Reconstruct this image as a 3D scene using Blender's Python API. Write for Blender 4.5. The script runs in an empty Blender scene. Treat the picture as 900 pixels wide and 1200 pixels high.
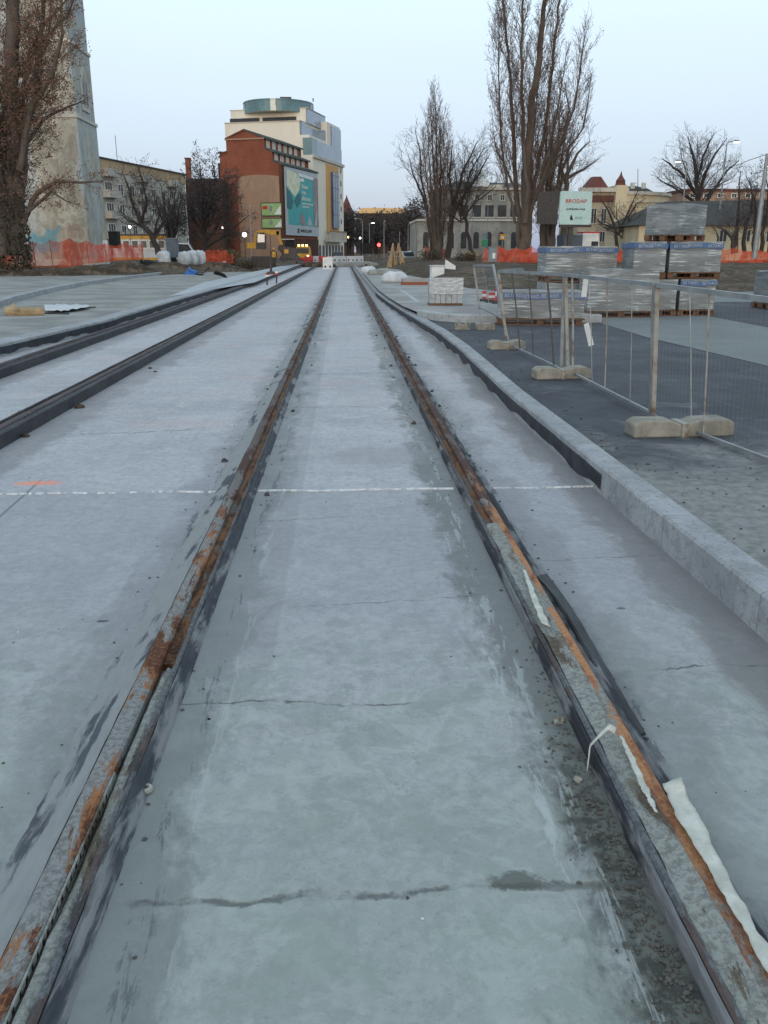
import bpy, math, random
from mathutils import Vector, Matrix, noise
random.seed(7)
SC = bpy.context.scene
COL = SC.collection
R = math.radians
# ------------------------------------------------------------------ camera
F, CH = 1000.0, 1.43
PIT = math.atan(305 / F); YAW = math.atan(48 / math.hypot(F, 305))
_s, _c, _y, _z = math.sin(PIT), math.cos(PIT), math.sin(YAW), math.cos(YAW)
FW = Vector((_y * _c, _z * _c, -_s)); RT = Vector((_z, -_y, 0)); UP = Vector((_y * _s, _z * _s, _c))
def ray(px, py): return FW + RT * ((px - 450) / F) + UP * ((600 - py) / F)
def G(px, py, z=0.0):            # point on a level surface of height z
    r = ray(px, py); t = (z - CH) / r.z
    return Vector((r.x * t, r.y * t, z))
def A(px, py, Y):                # point at depth Y
    r = ray(px, py); t = Y / r.y
    return Vector((r.x * t, Y, CH + r.z * t))
def X_(px, Y): return A(px, 300, Y).x
def Z_(py, Y, px=450): return A(px, py, Y).z
cam_d = bpy.data.cameras.new('camera'); cam = bpy.data.objects.new('camera', cam_d); COL.objects.link(cam)
cam_d.sensor_fit = 'VERTICAL'; cam_d.sensor_height = 24; cam_d.lens = 20; cam_d.clip_start = .05; cam_d.clip_end = 3000
cam.matrix_world = Matrix.Translation((0, 0, CH)) @ Matrix((RT, UP, -FW)).transposed().to_4x4()
SC.camera = cam

# ------------------------------------------------------------------ materials
class NT:
    def __init__(s, name):
        s.m = bpy.data.materials.new(name); s.m.use_nodes = True; s.t = s.m.node_tree; s.n = s.t.nodes
        s.b = s.n['Principled BSDF']; s.tc = s.n.new('ShaderNodeTexCoord'); s.P = s.tc.outputs['Object']
    def put(s, inp, v):
        if isinstance(v, bpy.types.NodeSocket): s.t.links.new(v, inp)
        elif isinstance(v, (tuple, list)) and len(v) == 3 and inp.type == 'RGBA': inp.default_value = (*v, 1)
        else: inp.default_value = v
    def ma(s, op, a, b=None, c=None, clamp=False):
        n = s.n.new('ShaderNodeMath'); n.operation = op; n.use_clamp = clamp; s.put(n.inputs[0], a)
        if b is not None: s.put(n.inputs[1], b)
        if c is not None: s.put(n.inputs[2], c)
        return n.outputs[0]
    def mix(s, f, a, b, mode='MIX'):
        n = s.n.new('ShaderNodeMix'); n.data_type = 'RGBA'; n.blend_type = mode
        s.put(n.inputs[0], f); s.put(n.inputs[6], a); s.put(n.inputs[7], b); return n.outputs[2]
    def noise(s, scale=5, detail=5, rough=.55, dist=0, st=(1, 1, 1), off=(0, 0, 0), vec=None):
        mp = s.n.new('ShaderNodeMapping'); s.put(mp.inputs[0], vec or s.P)
        mp.inputs['Scale'].default_value = st; mp.inputs['Location'].default_value = off
        n = s.n.new('ShaderNodeTexNoise'); s.t.links.new(mp.outputs[0], n.inputs['Vector'])
        n.inputs['Scale'].default_value = scale; n.inputs['Detail'].default_value = detail
        n.inputs['Roughness'].default_value = rough; n.inputs['Distortion'].default_value = dist
        return n.outputs[0]
    def ss(s, v, lo, hi, a=0.0, b=1.0):   # smooth step from a to b
        n = s.n.new('ShaderNodeMapRange'); n.interpolation_type = 'SMOOTHSTEP'; s.put(n.inputs[0], v)
        n.inputs[1].default_value = lo; n.inputs[2].default_value = hi; n.inputs[3].default_value = a; n.inputs[4].default_value = b
        return n.outputs[0]
    def xyz(s, vec=None):
        n = s.n.new('ShaderNodeSeparateXYZ'); s.put(n.inputs[0], vec or s.P); return n.outputs
    def bump(s, h, strength=.3, dist=.01):
        n = s.n.new('ShaderNodeBump'); n.inputs['Strength'].default_value = strength; n.inputs['Distance'].default_value = dist
        s.put(n.inputs['Height'], h); s.t.links.new(n.outputs[0], s.b.inputs['Normal'])
    def done(s, col=None, rough=.8, metal=0.0, spec=None):
        if col is not None: s.put(s.b.inputs['Base Color'], col)
        s.put(s.b.inputs['Roughness'], rough); s.put(s.b.inputs['Metallic'], metal)
        if spec is not None: s.b.inputs['Specular IOR Level'].default_value = spec
        return s.m
def mat(name, c1, c2=None, scale=4, rough=.8, bump=.25, bscale=None, metal=0, dist=.01, lo=.3, hi=.7, st=(1, 1, 1), spec=.3):
    t = NT(name); c2 = c2 or tuple(x * .65 for x in c1)
    n = t.noise(scale, 7, .62, .3, st)
    col = t.mix(t.ss(n, lo, hi), c1, c2)
    n2 = t.noise(bscale or scale * 6, 4, .6, 0, st)
    col = t.mix(t.ss(n2, .35, .75, 0, .3), col, tuple(x * .6 for x in c1))
    if bump: t.bump(n2, bump, dist)
    return t.done(col, rough, metal, spec)
def emis(name, c, s):
    t = NT(name); t.b.inputs['Emission Color'].default_value = (*c, 1); t.b.inputs['Emission Strength'].default_value = s
    return t.done(c, .5)

# ------------------------------------------------------------------ mesh helpers
class MB:
    def __init__(s): s.v = []; s.f = []
    def add(s, vs, fs):
        o = len(s.v); s.v += [tuple(v) for v in vs]; s.f += [tuple(i + o for i in f) for f in fs]; return s
    def hexa(s, p):   # 8 points: bottom ring, top ring
        return s.add(p, [(3, 2, 1, 0), (4, 5, 6, 7), (0, 1, 5, 4), (1, 2, 6, 5), (2, 3, 7, 6), (3, 0, 4, 7)])
    def box(s, c, d, rz=0.0, tx=1.0, ty=1.0):   # centre of base, dims, rotation, top taper
        c = Vector(c); ca, sa = math.cos(rz), math.sin(rz); p = []
        for k, (kx, ky) in ((0, (1, 1)), (1, (tx, ty))):
            for sx, sy in ((-1, -1), (1, -1), (1, 1), (-1, 1)):
                x, y = sx * d[0] / 2 * kx, sy * d[1] / 2 * ky
                p.append(c + Vector((x * ca - y * sa, x * sa + y * ca, k * d[2])))
        return s.hexa(p)
    def bar(s, a, b, w, h=None, up=(0, 0, 1)):   # rectangular bar between two points
        a, b = Vector(a), Vector(b); h = h or w; d = (b - a).normalized(); u = Vector(up)
        if abs(d.dot(u)) > .95: u = Vector((0, 1, 0))
        x = d.cross(u).normalized(); z = x.cross(d)
        p = []
        for q in (a, b):
            p += [q - x * w / 2 - z * h / 2, q + x * w / 2 - z * h / 2, q + x * w / 2 + z * h / 2, q - x * w / 2 + z * h / 2]
        return s.hexa(p)
    def tube(s, pts, rad, n=8, cap=True):
        pts = [Vector(p) for p in pts]; m = len(pts)
        if not isinstance(rad, (list, tuple)): rad = [rad] * m
        o = len(s.v); u = None
        for i, p in enumerate(pts):
            d = (pts[min(i + 1, m - 1)] - pts[max(i - 1, 0)])
            d = d.normalized() if d.length > 1e-6 else Vector((0, 0, 1))
            if u is None: u = d.orthogonal().normalized()
            u = u - d * u.dot(d); u = u.normalized() if u.length > 1e-6 else d.orthogonal().normalized()
            w = d.cross(u)
            for k in range(n):
                a = 2 * math.pi * k / n; s.v.append(tuple(p + (u * math.cos(a) + w * math.sin(a)) * rad[i]))
        for i in range(m - 1):
            for k in range(n):
                a, b = o + i * n + k, o + i * n + (k + 1) % n; s.f.append((a, b, b + n, a + n))
        if cap and n > 2:
            s.f.append(tuple(o + k for k in reversed(range(n)))); s.f.append(tuple(o + (m - 1) * n + k for k in range(n)))
        return s
    def prism(s, poly, d):   # planar polygon of 3D points, swept by vector d
        d = Vector(d); p = [Vector(q) for q in poly]; n = len(p)
        return s.add(p + [q + d for q in p], [tuple(reversed(range(n))), tuple(range(n, 2 * n))] + [(i, (i + 1) % n, (i + 1) % n + n, i + n) for i in range(n)])
    def lathe(s, c, prof, n=16):
        c = Vector(c); o = len(s.v)
        for r, z in prof:
            for k in range(n):
                a = 2 * math.pi * k / n; s.v.append((c.x + r * math.cos(a), c.y + r * math.sin(a), c.z + z))
        for i in range(len(prof) - 1):
            for k in range(n):
                a, b = o + i * n + k, o + i * n + (k + 1) % n; s.f.append((a, b, b + n, a + n))
        s.f.append(tuple(o + k for k in reversed(range(n)))); s.f.append(tuple(o + (len(prof) - 1) * n + k for k in range(n)))
        return s
    def grid(s, fn, nu, nv):
        o = len(s.v)
        for j in range(nv + 1):
            for i in range(nu + 1): s.v.append(tuple(fn(i / nu, j / nv)))
        for j in range(nv):
            for i in range(nu):
                a = o + j * (nu + 1) + i; s.f.append((a, a + 1, a + nu + 2, a + nu + 1))
        return s
    def build(s, name, m, parent=None, loc=None, smooth=False, bevel=0, solid=0):
        me = bpy.data.meshes.new(name); M = None
        if parent is not None:
            r = parent
            while r.parent: r = r.parent
            M = (Matrix.Translation(r.location) @ r.rotation_euler.to_matrix().to_4x4()).inverted()
        elif loc is not None: M = Matrix.Translation(-Vector(loc))
        vs = [M @ Vector(v) for v in s.v] if M else s.v
        me.from_pydata(vs, [], s.f); me.update(); me.materials.append(m)
        o = bpy.data.objects.new(name, me); COL.objects.link(o)
        if parent is not None: o.parent = parent
        elif loc is not None: o.location = loc
        if smooth:
            for p in me.polygons: p.use_smooth = True
        if solid:
            q = o.modifiers.new('solid', 'SOLIDIFY'); q.thickness = solid
        if bevel:
            q = o.modifiers.new('bevel', 'BEVEL'); q.width = bevel; q.segments = 2; q.limit_method = 'ANGLE'
        return o
def tag(o, label=None, cat=None, group=None, kind=None):
    if label: o['label'] = label
    if cat: o['category'] = cat
    if group: o['group'] = group
    if kind: o['kind'] = kind
    return o
def thing(name, label, cat, loc=(0, 0, 0), rz=0.0, group=None):
    o = bpy.data.objects.new(name, None); COL.objects.link(o); o.location = loc; o.rotation_euler = (0, 0, rz)
    o.empty_display_size = .2
    return tag(o, label, cat, group)
def copy_thing(o, loc, rz=None, label=None, parent=None):
    c = o.copy(); COL.objects.link(c)
    if parent is None:
        c.location = loc
        if rz is not None: c.rotation_euler = (0, 0, rz)
        if label: c['label'] = label
    else: c.parent = parent
    for ch in list(o.children): copy_thing(ch, None, parent=c)
    return c
def text(s, name, size, origin, xdir, up, m, parent=None, align='CENTER', ext=.004, sx=1.0):
    cu = bpy.data.curves.new(name, 'FONT'); cu.body = s; cu.size = size; cu.align_x = align; cu.align_y = 'CENTER'; cu.extrude = ext
    cu.resolution_u = 2
    t = bpy.data.objects.new(name, cu); COL.objects.link(t)
    bpy.context.view_layer.update()
    me = bpy.data.meshes.new_from_object(t.evaluated_get(bpy.context.evaluated_depsgraph_get()))
    bpy.data.objects.remove(t)
    x = Vector(xdir).normalized(); u = Vector(up).normalized(); n = x.cross(u); o = Vector(origin); b = MB()
    b.add([o + x * v.co.x * sx + u * v.co.y + n * v.co.z for v in me.vertices], [tuple(p.vertices) for p in me.polygons])
    return b.build(name, m, parent)
def sstep(x, a, b):
    t = max(0, min(1, (x - a) / (b - a))); return t * t * (3 - 2 * t)
def gz(x, y):    # height of the earth
    l = sstep(y, 47, 56) * sstep(-x, 7, 12) * .55
    r = sstep(y, 24, 40) * sstep(x, 3.2, 5.4) * .68 + sstep(y, 40, 56) * sstep(x, 1.6, 4) * .09
    return -.03 + l + r
def nz(x, y, s=1.0): return noise.noise(Vector((x * s, y * s, 3.1)))
# ------------------------------------------------------------------ light
w = bpy.data.worlds.new('World'); SC.world = w; w.use_nodes = True
nt = w.node_tree; bg = nt.nodes['Background']; out = nt.nodes['World Output']
sky = nt.nodes.new('ShaderNodeTexSky'); sky.sky_type = 'NISHITA'; sky.sun_disc = False
SUN_EL, SUN_AZ = R(7), R(190)        # low, behind the camera
sky.sun_elevation = SUN_EL; sky.sun_rotation = SUN_AZ; sky.air_density = 1.0; sky.dust_density = 1.5; sky.ozone_density = 2.5
nt.links.new(sky.outputs[0], bg.inputs[0]); bg.inputs[1].default_value = .06
tc = nt.nodes.new('ShaderNodeTexCoord'); sep = nt.nodes.new('ShaderNodeSeparateXYZ'); nt.links.new(tc.outputs['Generated'], sep.inputs[0])
cl = nt.nodes.new('ShaderNodeTexNoise'); cl.inputs['Scale'].default_value = 1.6; cl.inputs['Detail'].default_value = 4
mpz = nt.nodes.new('ShaderNodeMapping'); mpz.inputs['Scale'].default_value = (1, 1, 4); nt.links.new(tc.outputs['Generated'], mpz.inputs[0]); nt.links.new(mpz.outputs[0], cl.inputs['Vector'])
ad = nt.nodes.new('ShaderNodeMath'); ad.operation = 'MULTIPLY_ADD'; nt.links.new(cl.outputs[0], ad.inputs[0]); ad.inputs[1].default_value = .06
nt.links.new(sep.outputs[2], ad.inputs[2])
rp = nt.nodes.new('ShaderNodeValToRGB'); nt.links.new(ad.outputs[0], rp.inputs[0])
el = rp.color_ramp.elements
stops = [(.0, (.24, .30, .47)), (.05, (.285, .335, .495)), (.11, (.405, .43, .555)), (.18, (.51, .545, .63)), (.25, (.595, .66, .715)), (.32, (.645, .775, .79)), (.6, (.66, .78, .84)), (1, (.56, .68, .80))]
el[0].position, el[0].color = stops[0][0], (*stops[0][1], 1); el[1].position, el[1].color = stops[-1][0], (*stops[-1][1], 1)
for p, c in stops[1:-1]:
    e = el.new(p); e.color = (*c, 1)
bg2 = nt.nodes.new('ShaderNodeBackground'); nt.links.new(rp.outputs[0], bg2.inputs[0]); bg2.inputs[1].default_value = .85
ash = nt.nodes.new('ShaderNodeAddShader'); nt.links.new(bg.outputs[0], ash.inputs[0]); nt.links.new(bg2.outputs[0], ash.inputs[1]); nt.links.new(ash.outputs[0], out.inputs[0])
sd = bpy.data.lights.new('sun', 'SUN'); so = bpy.data.objects.new('sun', sd); COL.objects.link(so)
sd.energy = .5; sd.angle = R(20); sd.color = (1, .86, .72)
sdir = Vector((math.sin(SUN_AZ) * math.cos(SUN_EL), math.cos(SUN_AZ) * math.cos(SUN_EL), math.sin(SUN_EL)))
so.rotation_euler = sdir.to_track_quat('Z', 'Y').to_euler()
SC.view_settings.view_transform = 'Standard'; SC.view_settings.look = 'None'; SC.view_settings.exposure = .42; SC.view_settings.gamma = 1
SC.view_settings.use_curve_mapping = False
SC.cycles.max_bounces = 5; SC.cycles.transparent_max_bounces = 12; SC.cycles.use_denoising = True

# ------------------------------------------------------------------ ground materials
JY = 5.16                                            # expansion joint across the slab
def make_concrete():
    t = NT('cast_concrete'); x, y, z = t.xyz(); MU = lambda a, b: t.ma('MULTIPLY', a, b)
    big = t.noise(.55, 6, .6, .4); blot = t.noise(2.6, 10, .70, .7); blot2 = t.noise(11, 8, .72, .5); mot = t.noise(24, 6, .7, .3); fine = t.noise(120, 3, .6)
    trow = t.noise(2.0, 8, .68, .6, (.55, 2.6, 1)); drag = t.noise(1.8, 8, .66, .4, (4, .3, 1)); reg = t.noise(.9, 4, .5, .3, off=(2, 5, 0)); flk = t.noise(3.6, 10, .74, .5, off=(7, 3, 0))
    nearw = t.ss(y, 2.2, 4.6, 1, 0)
    c = t.mix(t.ss(big, .38, .62), (.375, .374, .395), (.465, .464, .485))
    c = t.mix(MU(t.ss(blot, .50, .56, 0, .40), t.ss(reg, .4, .6, .3, 1)), c, (.30, .30, .32))
    c = t.mix(t.ss(trow, .52, .60, 0, .32), c, (.31, .31, .325))
    c = t.mix(MU(t.ss(drag, .54, .60, 0, .3), t.ss(reg, .45, .6, 1, .2)), c, (.28, .285, .295))
    c = t.mix(t.ss(flk, .52, .56, 0, .42), c, (.52, .53, .535))
    c = t.mix(t.ss(blot2, .50, .56, 0, .34), c, (.28, .282, .29))
    c = t.mix(t.ss(mot, .50, .58, 0, .30), c, (.25, .252, .255)); c = t.mix(t.ss(mot, .40, .47, .28, 0), c, (.56, .56, .57)); por = t.noise(55, 4, .75, .2, off=(3, 3, 3)); c = t.mix(t.ss(por, .60, .66, 0, .6), c, (.12, .122, .12)); c = t.mix(t.ss(por, .33, .39, .35, 0), c, (.62, .63, .62))
    c = t.mix(t.ss(fine, .55, .8, 0, .3), c, (.17, .175, .175))
    # near pour is darker, partly lens vignette painted in; skin flakes in crisp patches
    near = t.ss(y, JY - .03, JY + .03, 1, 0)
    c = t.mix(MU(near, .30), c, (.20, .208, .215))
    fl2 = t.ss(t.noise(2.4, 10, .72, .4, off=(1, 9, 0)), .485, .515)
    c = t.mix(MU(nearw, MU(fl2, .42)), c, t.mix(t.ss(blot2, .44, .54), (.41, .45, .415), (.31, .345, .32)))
    c = t.mix(MU(nearw, MU(t.ss(t.noise(4.2, 9, .74, .5, off=(5, 2, 0)), .515, .55), .38)), c, (.20, .225, .205)); c = t.mix(MU(t.ss(y, 1.3, 3.4, 1, 0), .42), c, (.26, .315, .265)); c = t.mix(MU(MU(t.ss(y, 2.4, 3.4), t.ss(y, 5, 8, 1, .3)), .25), c, (.30, .30, .35))  # green near, lavender further off: lens falloff and colour cast painted into the slab
    # dirty strips beside the rails, ragged
    wob = t.ma('ADD', t.ma('MULTIPLY_ADD', t.noise(2.2, 9, .72, .5, (1.3, .6, 1)), .75, -.375), t.ma('MULTIPLY_ADD', blot2, .25, -.125))
    for xr, wd, amt, col in ((.70, .19, .72, (.12, .128, .12)), (-.60, .20, .66, (.15, .163, .16)), (.93, .15, .45, (.17, .172, .175)), (-.78, .2, .42, (.17, .172, .18)),
                             (-2.5, .22, .5, (.16, .155, .155)), (-4.0, .25, .5, (.15, .15, .15)), (1.55, .2, .6, (.15, .14, .13)), (-4.35, .3, .4, (.15, .15, .15))):
        d = t.ma('ADD', t.ma('ABSOLUTE', t.ma('SUBTRACT', x, xr)), wob)
        c = t.mix(t.ss(d, wd - .07, wd + .07, amt, 0), c, col)
    # damp brown dirt gathered along the inner lip close to us
    d = t.ma('ADD', t.ma('ABSOLUTE', t.ma('SUBTRACT', x, .68)), t.ma('MULTIPLY', wob, .6)); lowy = t.ma('ADD', y, t.ma('MULTIPLY', wob, 2.0))
    c = t.mix(MU(t.ss(d, .05, .17, .95, 0), t.ss(lowy, 1.9, 2.8, 1, 0)), c, t.mix(t.ss(blot2, .45, .55), (.04, .042, .036), (.11, .115, .10)))
    # smoother trowelled band along the other rail
    c = t.mix(MU(t.ss(t.ma('ADD', x, t.ma('MULTIPLY', wob, .06)), -.285, -.265, .34, 0), MU(t.ss(x, -.66, -.64), t.ss(y, 2.4, 3.0))), c, (.21, .22, .225))
    # dark glue streaks and whitish smears along the edges
    smn = t.noise(5, 9, .75, .5, (3.2, .4, 1), (3, 1, 0)); sm = t.ss(smn, .535, .56)
    for xr, ww, cc, am in ((.53, .018, (.48, .51, .51), .42), (-.40, .015, (.42, .45, .45), .3), (-.47, .022, (.07, .08, .095), .6), (-.83, .025, (.07, .08, .10), .65), (.59, .02, (.4, .43, .43), .5), (.91, .02, (.06, .065, .08), .6)):
        d = t.ma('ABSOLUTE', t.ma('SUBTRACT', t.ma('ADD', x, t.ma('MULTIPLY', wob, .25)), xr)); sg = t.ss(t.noise(5, 9, .75, .5, (3.2, .4, 1), (3 + xr * 7, 1, 0)), .525, .55)
        c = t.mix(MU(sg, t.ss(d, ww * .6, ww * 1.3, am, 0)), c, cc)
    # pinkish dust by the rail feet further off
    c = t.mix(MU(t.ss(t.noise(1.1, 6, .6), .45, .6, 0, .25), t.ss(y, 5.5, 10)), c, (.44, .37, .36))
    # hairline cracks and cold joints
    n1 = t.ma('MULTIPLY_ADD', t.noise(3, 6, .65, .4), .16, -.08); n2 = t.ma('MULTIPLY_ADD', t.noise(14, 4, .6), .03, -.015)
    crk = None
    for y0, x0, x1, sl, wd in ((1.64, -.52, .62, .02, .008), (2.52, -.6, .25, -.05, .004), (3.35, -.2, .6, .12, .003), (2.72, 1.0, 1.5, .0, .005), (3.8, .95, 1.5, .05, .004), (4.6, -.5, .1, .1, .003), (6.6, .9, 1.5, -.1, .005), (8.2, -.5, .3, .05, .01), (7.3, -2.3, -1.2, .15, .010), (10.5, -.5, .6, 0, .012)):
        yy = t.ma('ADD', t.ma('ADD', t.ma('ADD', y, n1), n2), MU(x, -sl))
        d = t.ma('ABSOLUTE', t.ma('SUBTRACT', yy, y0))
        mk = MU(t.ss(d, wd * .3, wd * 1.8, 1, 0), MU(t.ss(x, x0 - .06, x0 + .06), t.ss(x, x1 - .06, x1 + .06, 1, 0)))
        crk = mk if crk is None else t.ma('MAXIMUM', crk, mk)
    brk = t.ss(t.noise(6, 6, .7), .42, .56, .08, .75)
    c = t.mix(MU(crk, brk), c, (.07, .075, .07))
    # saw cut running along the bay between the tracks
    d = t.ma('ABSOLUTE', t.ma('SUBTRACT', t.ma('MULTIPLY_ADD', y, .05, x), -1.72))
    c = t.mix(MU(t.ss(d, .004, .014, .6, 0), t.ss(y, 5.4, 5.6, 1, 0)), c, (.08, .09, .09))
    # damp stain, sprayed surveyor's mark, oil spots
    e = t.noise(11, 7, .7, .3)
    def blob(cx, cy, rx, ry, soft, cc, amt, c):
        a = t.ma('POWER', t.ma('DIVIDE', t.ma('SUBTRACT', x, cx), rx), 2); b = t.ma('POWER', t.ma('DIVIDE', t.ma('SUBTRACT', y, cy), ry), 2)
        q = t.ma('ADD', t.ma('ADD', a, b), t.ma('MULTIPLY_ADD', e, 7, -3.5))
        return t.mix(t.ss(q, 1 - soft, 1 + soft, amt, 0), c, cc)
    c = blob(.40, 1.665, .085, .030, .5, (.085, .09, .08), .8, c); c = blob(.52, 1.645, .16, .014, .6, (.10, .105, .095), .6, c)
    p = G(47, 566); c = blob(p.x, p.y, .13, .055, .5, (.78, .27, .16), .75, c)
    c = blob(-1.1, 10.2, .25, .12, .9, (.55, .36, .33), .35, c); c = blob(-1.45, 7.4, .45, .22, .9, (.44, .35, .33), .3, c); c = blob(.25, 6.1, .42, .28, .7, (.27, .265, .27), .55, c)
    p = G(120, 728); c = blob(p.x, p.y, .022, .010, .4, (.05, .05, .05), .8, c)
    p = G(728, 713); c = blob(p.x, p.y, .022, .012, .4, (.08, .09, .11), .8, c)
    h = t.ma('ADD', t.ma('MULTIPLY', blot2, .6), t.ma('ADD', t.ma('MULTIPLY', mot, .35), t.ma('MULTIPLY', drag, .35)))
    h = t.ma('SUBTRACT', t.ma('ADD', h, t.ma('MULTIPLY', fine, .15)), t.ma('MULTIPLY', crk, .5))
    t.bump(h, .55, .012)
    return t.done(c, t.ss(blot, .45, .6, .85, .62), 0, .3)
def make_rust(name, cover, cc=(.27, .29, .285), rust=(.30, .13, .055), dark=(.09, .035, .02), far=None, yf=(3.6, 5.2)):
    t = NT(name); a = t.noise(5, 8, .7, .4, (3, .7, 3)); b = t.noise(60, 6, .75); d = t.noise(3.0, 9, .74, .4, (2.5, .5, 1), (5, 2, 0)); y = t.xyz()[1]
    c = t.mix(t.ss(a, .46, .56), rust, dark); c = t.mix(t.ss(b, .48, .62, 0, .45), c, tuple(v * 1.4 for v in rust)); c = t.mix(t.ss(b, .40, .48, .4, 0), c, dark)
    if far: c = t.mix(t.ss(t.ma('ADD', y, t.ma('MULTIPLY_ADD', a, 6, -3)), *yf), c, t.mix(t.ss(b, .4, .6), far, tuple(v * .5 for v in far)))
    c = t.mix(t.ma('MULTIPLY', t.ss(d, .54 - cover * .12, .57 - cover * .12), t.ss(y, 3.6, 6.5, 1, .3)), c, t.mix(t.ss(b, .42, .6), cc, tuple(v * .6 for v in cc)))
    t.bump(t.ma('ADD', b, t.ma('MULTIPLY', d, 1.5)), .6, .005); return t.done(c, .85, 0, .2)
def make_asphalt():
    t = NT('asphalt'); x, y, z = t.xyz(); n = t.noise(1.2, 7, .65, .4); f = t.noise(110, 3, .7)
    c = t.mix(t.ss(n, .35, .7), (.042, .046, .056), (.075, .081, .093)); c = t.mix(t.ss(f, .55, .75, 0, .5), c, (.15, .16, .175))
    du = t.ma('ADD', y, t.ma('MULTIPLY_ADD', t.noise(1.5, 8, .7, .8), 3.4, -1.7))
    c = t.mix(t.ss(du, 4.6, 6.0, .95, 0), c, t.mix(t.ss(t.noise(14, 8, .7), .35, .65), (.27, .27, .255), (.16, .165, .16)))
    c = t.mix(t.ma('MULTIPLY', t.ss(t.noise(2.2, 8, .7, .7, off=(9, 0, 0)), .55, .68, 0, .5), t.ss(y, 5, 9, 1, .35)), c, (.24, .25, .25))
    t.bump(f, .5, .006); return t.done(c, .8, 0, .3)
def make_mud():
    t = NT('muddy_earth'); n = t.noise(.35, 8, .65, .5); g = t.noise(2.5, 8, .7, .4); f = t.noise(20, 5, .7)
    c = t.mix(t.ss(n, .44, .56), (.095, .07, .05), (.15, .118, .09)); c = t.mix(t.ss(g, .49, .54, 0, .75), c, (.042, .034, .028))
    c = t.mix(t.ss(t.noise(.8, 7, .7, off=(4, 8, 0)), .56, .66, 0, .7), c, (.075, .085, .035)); c = t.mix(t.ss(f, .55, .75, 0, .4), c, (.2, .18, .15))
    t.bump(t.ma('ADD', g, f), .7, .06); return t.done(c, .95, 0, .1)
def make_kerb(name, c1, c2, axis=1, step=1.0):
    t = NT(name); o = t.xyz(); y = o[axis]; n = t.noise(2.5, 7, .65, .4); f = t.noise(140, 3, .7)
    c = t.mix(t.ss(n, .35, .65), c1, c2); c = t.mix(t.ss(f, .5, .72, 0, .55), c, tuple(v * .5 for v in c1)); c = t.mix(t.ss(t.noise(9, 8, .72), .52, .58, 0, .45), c, (.2, .2, .195)); c = t.mix(t.ss(t.noise(30, 5, .7), .56, .62, 0, .5), c, (.14, .14, .14))
    fr = t.ma('ABSOLUTE', t.ma('SUBTRACT', t.ma('FRACT', t.ma('DIVIDE', y, step)), .5)); j = t.ss(fr, .494, .498)
    c = t.mix(t.ma('MULTIPLY', j, .45), c, (.10, .10, .10)); t.bump(t.ma('SUBTRACT', f, t.ma('MULTIPLY', j, 2)), .35, .005)
    return t.done(c, .8, 0, .3)
def make_wrap(name='stretch_wrapped_slabs'):
    t = NT(name); x, y, z = t.xyz()
    s1 = t.noise(1.6, 5, .6, .6, (1, 1, 3)); s2 = t.noise(4.5, 7, .66, .35, (.35, .35, 9), (2, 0, 5)); s3 = t.noise(2, 3, .5, .3, (1, 1, .3), (8, 1, 0)); lay = t.ma('FRACT', t.ma('DIVIDE', z, .085))
    c = t.mix(t.ss(s1, .4, .6), (.135, .15, .155), (.215, .23, .235)); c = t.mix(t.ma('MULTIPLY', t.ss(s2, .535, .57, 0, .85), t.ss(s3, .46, .6, .15, 1)), c, (.55, .60, .62))
    c = t.mix(t.ss(lay, .0, .10, .25, 0), c, (.12, .125, .13))
    t.bump(t.ma('ADD', t.ma('MULTIPLY', s1, .6), s2), .45, .03); return t.done(c, t.ss(s2, .45, .6, .42, .2), 0, .6)
def make_brick(name, c1, c2, cm, sc=1.0):
    t = NT(name); x, y, z = t.xyz(); cb = t.n.new('ShaderNodeCombineXYZ'); t.put(cb.inputs[0], t.ma('ADD', x, y)); t.put(cb.inputs[1], z)
    b = t.n.new('ShaderNodeTexBrick'); t.t.links.new(cb.outputs[0], b.inputs[0]); b.inputs['Scale'].default_value = 2.2 * sc
    t.put(b.inputs['Color1'], c1); t.put(b.inputs['Color2'], c2); t.put(b.inputs['Mortar'], cm); b.inputs['Mortar Size'].default_value = .012
    c = t.mix(t.ss(t.noise(.4, 7, .65), .4, .7, 0, .45), b.outputs[0], tuple(v * .5 for v in c1)); return t.done(c, .9, 0, .1)
def make_plaster(name, c1, c2, c3, sc=.5, seed=0):
    t = NT(name); a = t.noise(sc, 8, .65, .5, (1, 1, .6), (seed, 0, 0)); b = t.noise(sc * 3.5, 8, .7, .4, (1, 1, .35), (0, seed, 0))
    c = t.mix(t.ss(a, .42, .58), c1, c2); c = t.mix(t.ss(b, .56, .66, 0, .6), c, c3); t.bump(b, .3, .03); return t.done(c, .92, 0, .1)
M = {}
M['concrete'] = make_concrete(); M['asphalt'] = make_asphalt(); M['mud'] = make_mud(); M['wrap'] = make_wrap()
M['rust'] = make_rust('rusty_rail_head', .55, (.25, .255, .25), (.27, .125, .06), far=(.10, .055, .046), yf=(3.4, 5.2)); M['rust_o'] = make_rust('orange_rusty_rail_head', .12, (.28, .27, .25), (.40, .20, .10), (.24, .10, .055), (.10, .058, .05), (3.6, 5.4)); M['lip'] = make_rust('dirty_rail_lip', .55, (.14, .15, .16), (.10, .075, .07), (.05, .05, .055))
M['mortar'] = make_rust('mortar_in_groove', .85, (.29, .30, .28), (.16, .14, .11), (.09, .075, .06)); M['groove'] = make_rust('brown_groove', .2, (.13, .12, .11), (.16, .075, .035), (.045, .022, .014))
M['rubber'] = mat('black_rubber', (.016, .018, .022), (.045, .05, .055), 6, .6, .3, st=(2, .5, 1), spec=.4)
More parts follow.
